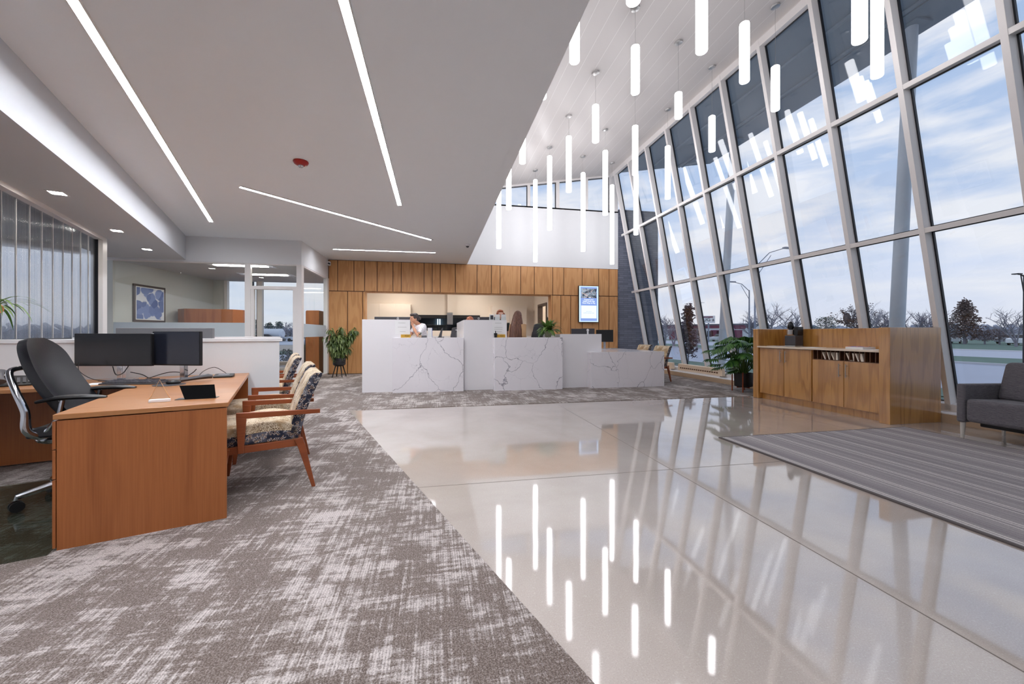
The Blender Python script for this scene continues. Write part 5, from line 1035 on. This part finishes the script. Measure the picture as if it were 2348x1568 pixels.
# lobed philodendron in its wood stand
r = thing('potted_plant', 'large glossy lobed leaf plant in a black pot on a wooden stand', 'plant', (6.13, 6.99, 0), radians(0))
MB().lathe([(.13, .10), (.165, .115), (.17, .38), (.155, .38), (.15, .13)], 28).build('pot', M['black'], r, smooth=True)
for x, y in ((-.13, .115), (-.13, -.135), (.13, -.125), (.13, .125)): MB().tube([(x*1.15, y*1.15, .0), (x*1.15, y*1.15, .40)], .012, 8).build('stand_leg', M['wood_red'], r, smooth=True)
MB().box(-.15, .15, -.012, .012, .085, .11).build('stand_rail', M['wood_red'], r); MB().box(-.012, .012, -.15, .15, .083, .108).build('stand_rail', M['wood_red'], r)
random.seed(21)
def lobed(m, base, dirv, size):
    dirv = dirv.normalized(); side = dirv.cross(Vector((0, 0, 1))).normalized(); n_ = side.cross(dirv)
    for i in range(8):
        t = (i+.6)/8; p = base+dirv*(size*t*.62)
        for s in (-1, 1):
            an = radians(78-58*t); d = dirv*cos(an)+side*(s*sin(an)); blade(m, p-d*.01, d-Vector((0, 0, .15)), n_, size*(.58-.22*abs(t-.35))*random.uniform(.85, 1.1), size*.062, droop=.9, n=4, cup=.1)
    blade(m, base, dirv, n_, size*1.0, size*.09, droop=.5, n=6, cup=.1)
pet = MB(); fol = MB()
leaves = []
for k in range(52):
    a = k*2.399+.3; el = random.uniform(.05, 1.0); rr = random.uniform(.12, .46)*(1.05-.35*el); h = .40+.72*el; leaves.append((a, rr, h))
leaves += [(radians(185), .50, .92), (radians(168), .52, .66), (radians(200), .44, .98), (radians(150), .46, .86)]
for a, rr, h in leaves:
    e_ = Vector((rr*cos(a), rr*sin(a), h)); st = Vector((.05*cos(a), .05*sin(a), .36)); mid = st*.45+e_*.55+Vector((0, 0, .10)); pet.tube([st, mid, e_], [.007, .006, .004], 6)
    lobed(fol, e_, Vector((cos(a), sin(a), random.uniform(-.55, .25))), random.uniform(.27, .42))
pet.build('petioles', M['leaf_mid'], r, smooth=True); fol.build('foliage', M['leaf_phil'], r, smooth=True, recalc=False)
# peace lily on the counter
r = thing('potted_plant', 'broad leafed plant in a speckled green pot on the right marble counter', 'plant', (2.42, 8.33, 1.092))
def speck():
    t = NT('speckled_green_pot'); n_ = t.noise(t.coord(), 60, 2, .7); return t.pr(t.mix(t.rng(n_, .4, .6), lin((120, 116, 90)), lin((176, 172, 148))), .5)
MB().lathe([(.055, 0), (.075, .03), (.085, .13), (.075, .14), (.06, .12)], 24).build('pot', speck(), r, smooth=True)
m = MB(); random.seed(8)
for k in range(74):
    a = k*2.4; t = random.random(); d = Vector((cos(a)*(1-t*.6), sin(a)*(1-t*.6), .35+t*1.3)); blade(m, (.02*cos(a), .02*sin(a), .12), d, Vector((0, 0, 1)), random.uniform(.26, .40), random.uniform(.032, .05), droop=random.uniform(1.2, 2.6), n=7)
m.build('foliage', M['leaf_mid'], r, smooth=True, recalc=False)
m = MB(); m.tube([(0, 0, .1), (.0, .01, .33), (-.01, .01, .42)], [.004, .004, .002], 6); blade(m, (-.01, .01, .36), Vector((0, 0, 1)), Vector((0, 1, 0)), .09, .018, droop=0); m.build('flower_bud', M['leaf_dark'], r, recalc=False)
# small plant beside the woman
r = thing('potted_plant', 'small succulent in a tan pot beside the leaning person', 'plant', (-.30, 8.35, 1.092)); MB().lathe([(.028, 0), (.034, .055), (.03, .055)], 18).build('pot', M['curb'], r, smooth=True); m = MB(); random.seed(4)
for k in range(18): a = k*2.4; blade(m, (0, 0, .05), Vector((cos(a), sin(a), random.uniform(.4, 1.6))), Vector((0, 0, 1)), random.uniform(.05, .09), .009, droop=.5, n=4)
m.build('foliage', M['leaf_dark'], r, recalc=False)
# orange flowering plant at the left picture edge, standing on the desk return
r = thing('flower_arrangement', 'green strappy plant with orange blooms at the left edge, in front of the fluted screen', 'plant', LF(-2.31, 3.24, 1.096))
MB().lathe([(.05, 0), (.07, .06), (.06, .16), (.04, .2), (.035, .2)], 20).build('vase', M['glass_in'], r, smooth=True)
m = MB(); random.seed(17)
for k in range(30):
    a = k*2.4; d = Vector((cos(a)*.8, sin(a)*.8, random.uniform(.6, 1.6))); blade(m, (.01*cos(a), .01*sin(a), .30), d, Vector((0, 0, 1)), random.uniform(.34, .56), .016, droop=random.uniform(1.8, 3.4), n=8)
m.tube([(0, 0, .02), (0, 0, .34)], .012, 8); m.build('foliage', M['leaf_mid'], r, smooth=True, recalc=False)
ob = plain('orange_petal', (232, 160, 108), .6, var=.15)
for x, y, z in ((.13, -.04, .33), (.06, -.1, .12)): m = MB(); m.ell((x, y, z), (.028, .028, .045), 12, 8); m.build('bloom', ob, r, smooth=True)
# ------------------------------------------------------------------ outdoors
gz = -.35
def post(P, x1, r0, lb):
    r = thing('canopy_column', lb, 'column', P); MB().cyl((0, 0, 0), (x1, 0, 7.35), r0+.01, r0-.01, 24).build('shaft', M['canopy_col'], r, smooth=True); MB().cyl((0, 0, 0), (0, 0, .05), r0+.14, n=24).build('base_plate', M['canopy'], r)
    MB().box(x1-.2, x1+.2, -.2, .2, 7.2, 7.24).build('cap_plate', M['canopy'], r)
M['canopy_col'] = plain('painted_steel_column', (208, 218, 232), .5, var=.04)
post((8.25, 5.82, gz), .45, .105, 'leaning grey steel canopy column outside the nearer glass bays'); post((8.25, 10.3, gz), .45, .105, 'leaning grey steel canopy column outside, farther along the glass')
def tree(name, lb, loc, h, spread, kind, leafm=None, seed=0, nb=7, dens=1.0, tr=.05, group=None, lowest=.2):
    rnd = random.Random(seed); r = thing(name, lb, 'tree', loc, group=group); m = MB(); tips = []
    def br(p, d, L_, rad, lvl):
        P = [p]; q = p.copy(); dd = d.copy()
        for i in range(3): dd = (dd+Vector((rnd.uniform(-.16, .16), rnd.uniform(-.16, .16), .06))).normalized(); q = q+dd*L_/3; P.append(q.copy())
        m.tube(P, [rad, rad*.8, rad*.6, rad*.4], 5 if lvl < 2 else 3, caps=False)
        for c in P[1:]: tips.append((c, dd.copy(), lvl))
        if lvl < 3:
            for k in range(rnd.choice((3, 4)) if lvl else nb):
                t = rnd.uniform(.3, 1.0); b = P[0].lerp(P[3], t) if lvl else P[0].lerp(P[3], t); a = rnd.uniform(0, 2*pi); e_ = rnd.uniform(.35, .85); n_ = Vector((cos(a), sin(a), 0)); br(b, (dd*(1-e_*.6)+n_*e_).normalized(), L_*rnd.uniform(.45, .68), rad*.5, lvl+1)
    if kind in ('bare', 'leafy'):
        n0 = 3 if kind == 'bare' else 2
        for k in range(n0): a = 2*pi*k/n0+rnd.uniform(0, 1); br(Vector((0, 0, h*.04)), Vector((cos(a)*spread*.45, sin(a)*spread*.45, 1)).normalized(), h*.62, tr, 0)
        m.tube([(0, 0, -.05), (0, 0, h*.08)], [tr*1.6, tr*1.4], 8)
    else:
        m.tube([(0, 0, -.05), (rnd.uniform(-.05, .05), 0, h*.55), (0, 0, h*.97)], [tr, tr*.6, tr*.15], 7)
        for k in range(int(46*dens)):
            t = lowest+(1-lowest)*(k/(46*dens))**.9; z = h*t; a = k*2.4
            rr = spread*h*.5*((1-t)**.7*1.1+.10 if kind == 'column' else sqrt(max(.02, 1-((t-.55)/.48)**2)))
            m.tube([(0, 0, z*.93), (rr*.9*cos(a), rr*.9*sin(a), z+rr*.25)], [tr*.25, tr*.08], 3, caps=False)
            for q in range(5): u_ = rnd.uniform(.35, 1.08); tips.append((Vector((rr*u_*cos(a+rnd.uniform(-.25, .25)), rr*u_*sin(a+rnd.uniform(-.25, .25)), z+rr*.25*u_)), Vector((0, 0, 1)), 3))
    m.build('trunk', M['bark'], r, smooth=False, recalc=False)
    if leafm:
        f = MB(); s_ = h*(.022 if kind == 'leafy' else .028)
        for c, d, lvl in tips:
            if lvl < 2: continue
            for k in range(int(3*dens) if kind == 'leafy' else 4):
                p = c+Vector((rnd.gauss(0, s_*1.2), rnd.gauss(0, s_*1.2), rnd.gauss(0, s_*1.2))); n1 = Vector((rnd.uniform(-1, 1), rnd.uniform(-1, 1), rnd.uniform(-1, 1))).normalized()*s_*rnd.uniform(.6, 1.3); n2 = n1.orthogonal().normalized()*n1.length*.7
                f.add([p-n1, p+n2, p+n1, p-n2], [(0, 1, 2, 3)])
        f.build('foliage', leafm, r, recalc=False)
    return r
def gp_(px, D): p = at(px, 770, D); return Vector((p.x, p.y, gz))
def H(y, D): return EYE-(y-HYP)/FPX*D-gz
g1 = 'trees beyond the parking lot'
tree('young_tree', 'slim young tree with dark plum leaves close outside the far glass bays', gp_(1578, 20.6), H(702, 20.6), .22, 'column', M['leaf_purple'], 5, dens=1.5, tr=.035, lowest=.12)
tree('bare_tree', 'pale bare tree seen beside the brick wall edge', gp_(1524, 52), H(722, 52), .6, 'bare', None, 2, tr=.12, group=g1)
tree('bare_tree', 'bare shrubby tree left of the plum leaved young tree', gp_(1545, 45), H(735, 45), .8, 'bare', None, 12, tr=.10, group=g1)
tree('shrub_tree', 'round brown bush behind the plum leaved tree', gp_(1598, 40), H(752, 40), .8, 'round', M['leaf_brown'], 7, tr=.08, group=g1)
for k, (px, y, D, sp, sd, lb) in enumerate(((1722, 722, 75, .6, 3, 'thin bare tree right of the tall street light pole'), (1765, 700, 70, .7, 4, 'broad bare tree above the cabinet, left of the coffee machine'), (1815, 704, 72, .7, 14, 'broad bare tree behind the coffee machine'), (2005, 712, 66, .6, 6, 'bare tree left of the near canopy column'), (2030, 716, 68, .6, 15, 'small bare tree touching the near canopy column'), (2095, 710, 64, .7, 8, 'bare tree right of the near canopy column'), (2128, 716, 66, .6, 18, 'bare tree behind the wide mullion'))):
    tree('bare_tree', lb, gp_(px, D), H(y, D), sp, 'bare', None, sd, nb=8, tr=.14, group=g1)
tree('evergreen_tree', 'rounded dark evergreen far off above the cabinet back', gp_(1894, 95), H(729, 95), .95, 'round', M['leaf_ever'], 9, dens=1.4, tr=.2, group=g1, lowest=.25)
tree('leafy_tree', 'dark leafy tree beside the brown oval sign', gp_(1968, 70), H(702, 70), .55, 'leafy', M['leaf_brown'], 10, tr=.14, group=g1)
tree('leafy_tree', 'large brown leaved tree beyond the lot, tallest in the right bay', gp_(2212, 58), H(692, 58), .6, 'column', M['leaf_brown'], 11, dens=2.4, tr=.2, group=g1, lowest=.1)
tree('shrub_tree', 'round rust brown shrub right of the big brown tree', gp_(2258, 56), H(758, 56), 1.1, 'round', M['leaf_brown'], 13, dens=1.4, tr=.1, group=g1)
tree('shrub_tree', 'round rust brown shrub before the maroon building', gp_(2292, 55), H(756, 55), 1.1, 'round', M['leaf_brown'], 16, dens=1.5, tr=.1, group=g1)
tree('bare_tree', 'wispy bare tree with a few leaves at the right edge', gp_(2330, 46), H(708, 46), .6, 'bare', None, 17, nb=9, tr=.09, group=g1)
# street lights
M['pole'] = plain('galvanised_pole', (132, 140, 156), .5, .0, var=.05)
def light_pole(px, D, ytop, arms, lb, rad=.07, mt='pole', hs=1.0):
    P = gp_(px, D); r = thing('street_light', lb, 'street light', P); h = H(ytop, D); MB().cyl((0, 0, 0), (0, 0, h), rad, rad*.7, 10).build('pole', M[mt], r, smooth=True)
    for dx, up in arms:
        m = MB(); v_ = rt*dx; m.tube([Vector((0, 0, h-.1)), v_*.5+Vector((0, 0, h+up*.75)), v_+Vector((0, 0, h+up))], [rad*.5, rad*.45, rad*.4], 6); m.tube([Vector((0, 0, h-1.0)), v_*.55+Vector((0, 0, h+up*.6))], rad*.35, 6); m.build('arm', M[mt], r, smooth=True)
        m = MB(); m.xf = Matrix.Translation(v_*1.12+Vector((0, 0, h+up+.02))); m.box(-.35*hs, .35*hs, -.12, .12, -.06*hs, .06*hs); m.build('lamp_head', M[mt], r)
light_pole(1718, 42, 665, ((-1.6, .85),), 'tall street light with a bracket arm reaching left, above the lobed plant', .09)
light_pole(1731, 30, 610, ((2.2, 1.35),), 'street light whose curved bracket arm shows in the middle glass row', .07)
light_pole(2349, 18, 630, ((-.3, .02),), 'dark parking lot light pole at the right picture edge', .06, 'gasket', .35)
# buildings
M['bwhite'] = plain('white_metal_wall', (214, 218, 228), .6, var=.03, scale=.3); M['maroon'] = plain('maroon_band', (118, 58, 84), .6, var=.06, scale=.5); M['dmaroon'] = plain('dark_maroon_wall', (104, 66, 82), .7, var=.08, scale=.4); M['greyroof'] = plain('grey_roof', (108, 110, 124), .7)
def bld(p0, p1, h, dpt, lb, wall, band=None, cat='building'):
    a = Vector(p0); b = Vector(p1); d = b-a; r = thing('commercial_building', lb, cat, a, atan2(d.y, d.x)); W_ = d.length
    B(0, W_, 0, dpt, 0, h).build('wall', wall, r); B(-.2, W_+.2, -.2, dpt+.2, h, h+.35).build('roof', M['greyroof'], r)
    if band: B(-.05, W_+.05, -.08, 0, h*.80, h).build('fascia_band', band, r)
    return r, W_
b, W_ = bld(gp_(1500, 108), gp_(1722, 92), H(746, 98), 20, 'long white store building with a maroon roof band beyond the far bays', M['bwhite'], M['maroon'])
for x in (W_*.18, W_*.62): MB().box(x, x+7, -.06, 0, 0, 2.4).build('entrance', M['maroon'], b)
B(W_*.85, W_*.95, -.06, 0, 2.6, 3.5).build('window_band', M['maroon'], b)
for k in range(6): B(W_*.3+k*2.2, W_*.3+k*2.2+1.4, -.06, 0, .8, 2.2).build('window', M['screen'], b)
b, W_ = bld(gp_(2238, 120), gp_(2460, 95), H(753, 110), 20, 'long dark maroon building with white REALTY lettering beyond the right bay', M['dmaroon'])
text('lettering', 'REALTY', 2.1, M['paper'], b, (W_*.20, -.15, H(753, 110)*.78), sx=1.25)
# signs
r = thing('roadside_sign', 'white roadside sign board with dark letters beyond the plum leaved tree', 'sign', gp_(1620, 70)); h0 = H(741, 70); h1 = H(724, 70)
for x in (-.4, .4): MB().cyl((x, 0, 0), (x, 0, h0), .12, n=8).build('leg', M['pole'], r)
bd = MB().box(-1.35, 1.35, -.15, .15, h0, h1); bd.xf = Matrix(); o = bd.build('board', M['paper'], r); o.rotation_euler = (0, 0, -YAW-radians(15))
text('lettering', 'RUG a', .85, M['black'], r, (-.05, -.2, (h0+h1)/2-.05), (pi/2, 0, -YAW-radians(15))); o = B(-1.2, 1.0, -.18, -.15, h1-.32, h1-.12).build('red_band', M['maroon'], r); o.rotation_euler = (0, 0, -YAW-radians(15))
MB().cyl((-.9, .3, h1-.5), (-.9, .3, h1+2.4), .05, n=6).box(-1.6, -.2, .28, .32, h1+2.3, h1+2.36).build('antenna', M['pole'], r)
r = thing('roadside_sign', 'brown oval sign on a pole above the cabinet, left of the near canopy column', 'sign', gp_(1942, 80)); MB().cyl((0, 0, 0), (0, 0, H(735, 80)), .12, n=8).build('pole', M['pole'], r)
m = MB(); m.ell((0, 0, H(729, 80)), (.95, .2, 1.1), 20, 12); m.build('oval_board', M['leaf_brown'], r, smooth=True)
# vehicles
def car(px, D, rz, lb, c, L_=4.4):
    r = thing('parked_car', lb, 'car', gp_(px, D), rz, 'cars parked far outside'); mt = plain('car_paint_'+lb.split()[0]+str(px), c, .3, coat=.4)
    MB().extr([(-L_/2, -.85, .3), (L_/2, -.85, .3), (L_/2, -.85, .78), (L_*.28, -.85, .92), (-L_*.36, -.85, .95), (-L_/2, -.85, .85)], (0, 1.7, 0)).build('body', mt, r, bevel=.06); MB().extr([(-L_*.34, -.75, .92), (L_*.24, -.75, .9), (L_*.10, -.68, 1.38), (-L_*.22, -.68, 1.4)], (0, 1.4, 0)).build('cabin_glass', M['screen'], r, bevel=.05)
    MB().box(-L_*.2, L_*.09, -.68, .68, 1.38, 1.43).build('roof', mt, r, bevel=.02)
    for x in (-L_*.31, L_*.31):
        for y in (-.86, .70): MB().cyl((x, y, .32), (x, y+.16, .32), .32, n=16).build('wheel', M['black'], r, smooth=True)
car(2192, 62, .3, 'white car parked under the big brown tree', (226, 230, 238)); car(2318, 60, .1, 'silver car parked in front of the maroon building', (196, 202, 214)); car(2345, 52, .2, 'white car parked at the far right edge', (228, 230, 236))
car(1655, 80, .2, 'pale car parked before the white store building', (200, 204, 214))
# ---- left outdoors, seen through the glass office
car(583, 66, .1, 'white pickup sized car seen through the office door glass, at left', (226, 230, 238)); car(612, 74, .0, 'dark grey car seen through the office door glass', (90, 96, 110)); car(648, 78, .1, 'silver car seen through the office door glass, at right', (206, 210, 220)); car(668, 84, .2, 'pale blue car farthest right through the office door glass', (186, 198, 214))
r = thing('tank_trailer', 'white rounded tank trailer parked beyond the office windows', 'trailer', gp_(622, 75), -YAW); m = MB(); m.tube([(-2.3, 0, 1.5), (-2.0, 0, 1.5), (2.0, 0, 1.5), (2.3, 0, 1.5)], [.6, .95, .95, .6], 18); m.build('tank', M['bwhite'], r, smooth=True); B(-2.4, 2.4, -.6, .6, .35, .6).build('chassis', M['darkgrey'], r)
for x in (-1.6, 1.6): MB().cyl((x, -.7, .35), (x, -.5, .35), .35, n=14).build('wheel', M['black'], r)
b, W_ = bld(gp_(545, 105), gp_(648, 120), H(750, 112), 18, 'long pale grey warehouse beyond the office windows', M['bwhite'])
for k in range(4): B(3+k*4.5, 5.5+k*4.5, -.06, 0, 1.0, 2.6).build('window', M['screen'], b)
g2 = 'trees beyond the office windows'
for px, y, D, kind, sp, sd, lm, lb in ((582, 735, 98, 'round', .45, 31, 'leaf_ever', 'dark evergreen left of the office pole'), (617, 741, 100, 'round', .5, 32, 'leaf_ever', 'small round evergreen in the office door glass'), (640, 739, 92, 'round', .45, 33, 'leaf_ever', 'taller evergreen right of the tank trailer'), (662, 737, 80, 'bare', .9, 34, None, 'pale bare tree at the right of the office door glass'), (735, 741, 96, 'round', .9, 36, 'leaf_ever', 'evergreen seen through the side glass of the office')):
    tree('evergreen_tree' if lm else 'bare_tree', lb, gp_(px, D), H(y, D), sp, kind, M[lm] if lm else None, sd, tr=.15, group=g2, lowest=.2)
for px, D, lb in ((660, 17.5, 'small dark shrub close outside the office door'), (705, 16.8, 'small dark shrub close outside the side glass')): tree('garden_shrub', lb, gp_(px, D), .78, 1.0, 'round', M['leaf_dark'], int(px), dens=1.2, tr=.03, group='shrubs outside the office', lowest=.1)
r = thing('concrete_bench', 'beige concrete bench block outside the office door', 'bench', gp_(690, 15.2), 0); B(-.9, 1.3, 0, .45, 0, .45).build('block', M['curb'], r, bevel=.02)
light_pole(580, 20, 560, (), 'dark steel pole outside the office window', .07, 'gasket')
# small bench / barrier strips and far treeline
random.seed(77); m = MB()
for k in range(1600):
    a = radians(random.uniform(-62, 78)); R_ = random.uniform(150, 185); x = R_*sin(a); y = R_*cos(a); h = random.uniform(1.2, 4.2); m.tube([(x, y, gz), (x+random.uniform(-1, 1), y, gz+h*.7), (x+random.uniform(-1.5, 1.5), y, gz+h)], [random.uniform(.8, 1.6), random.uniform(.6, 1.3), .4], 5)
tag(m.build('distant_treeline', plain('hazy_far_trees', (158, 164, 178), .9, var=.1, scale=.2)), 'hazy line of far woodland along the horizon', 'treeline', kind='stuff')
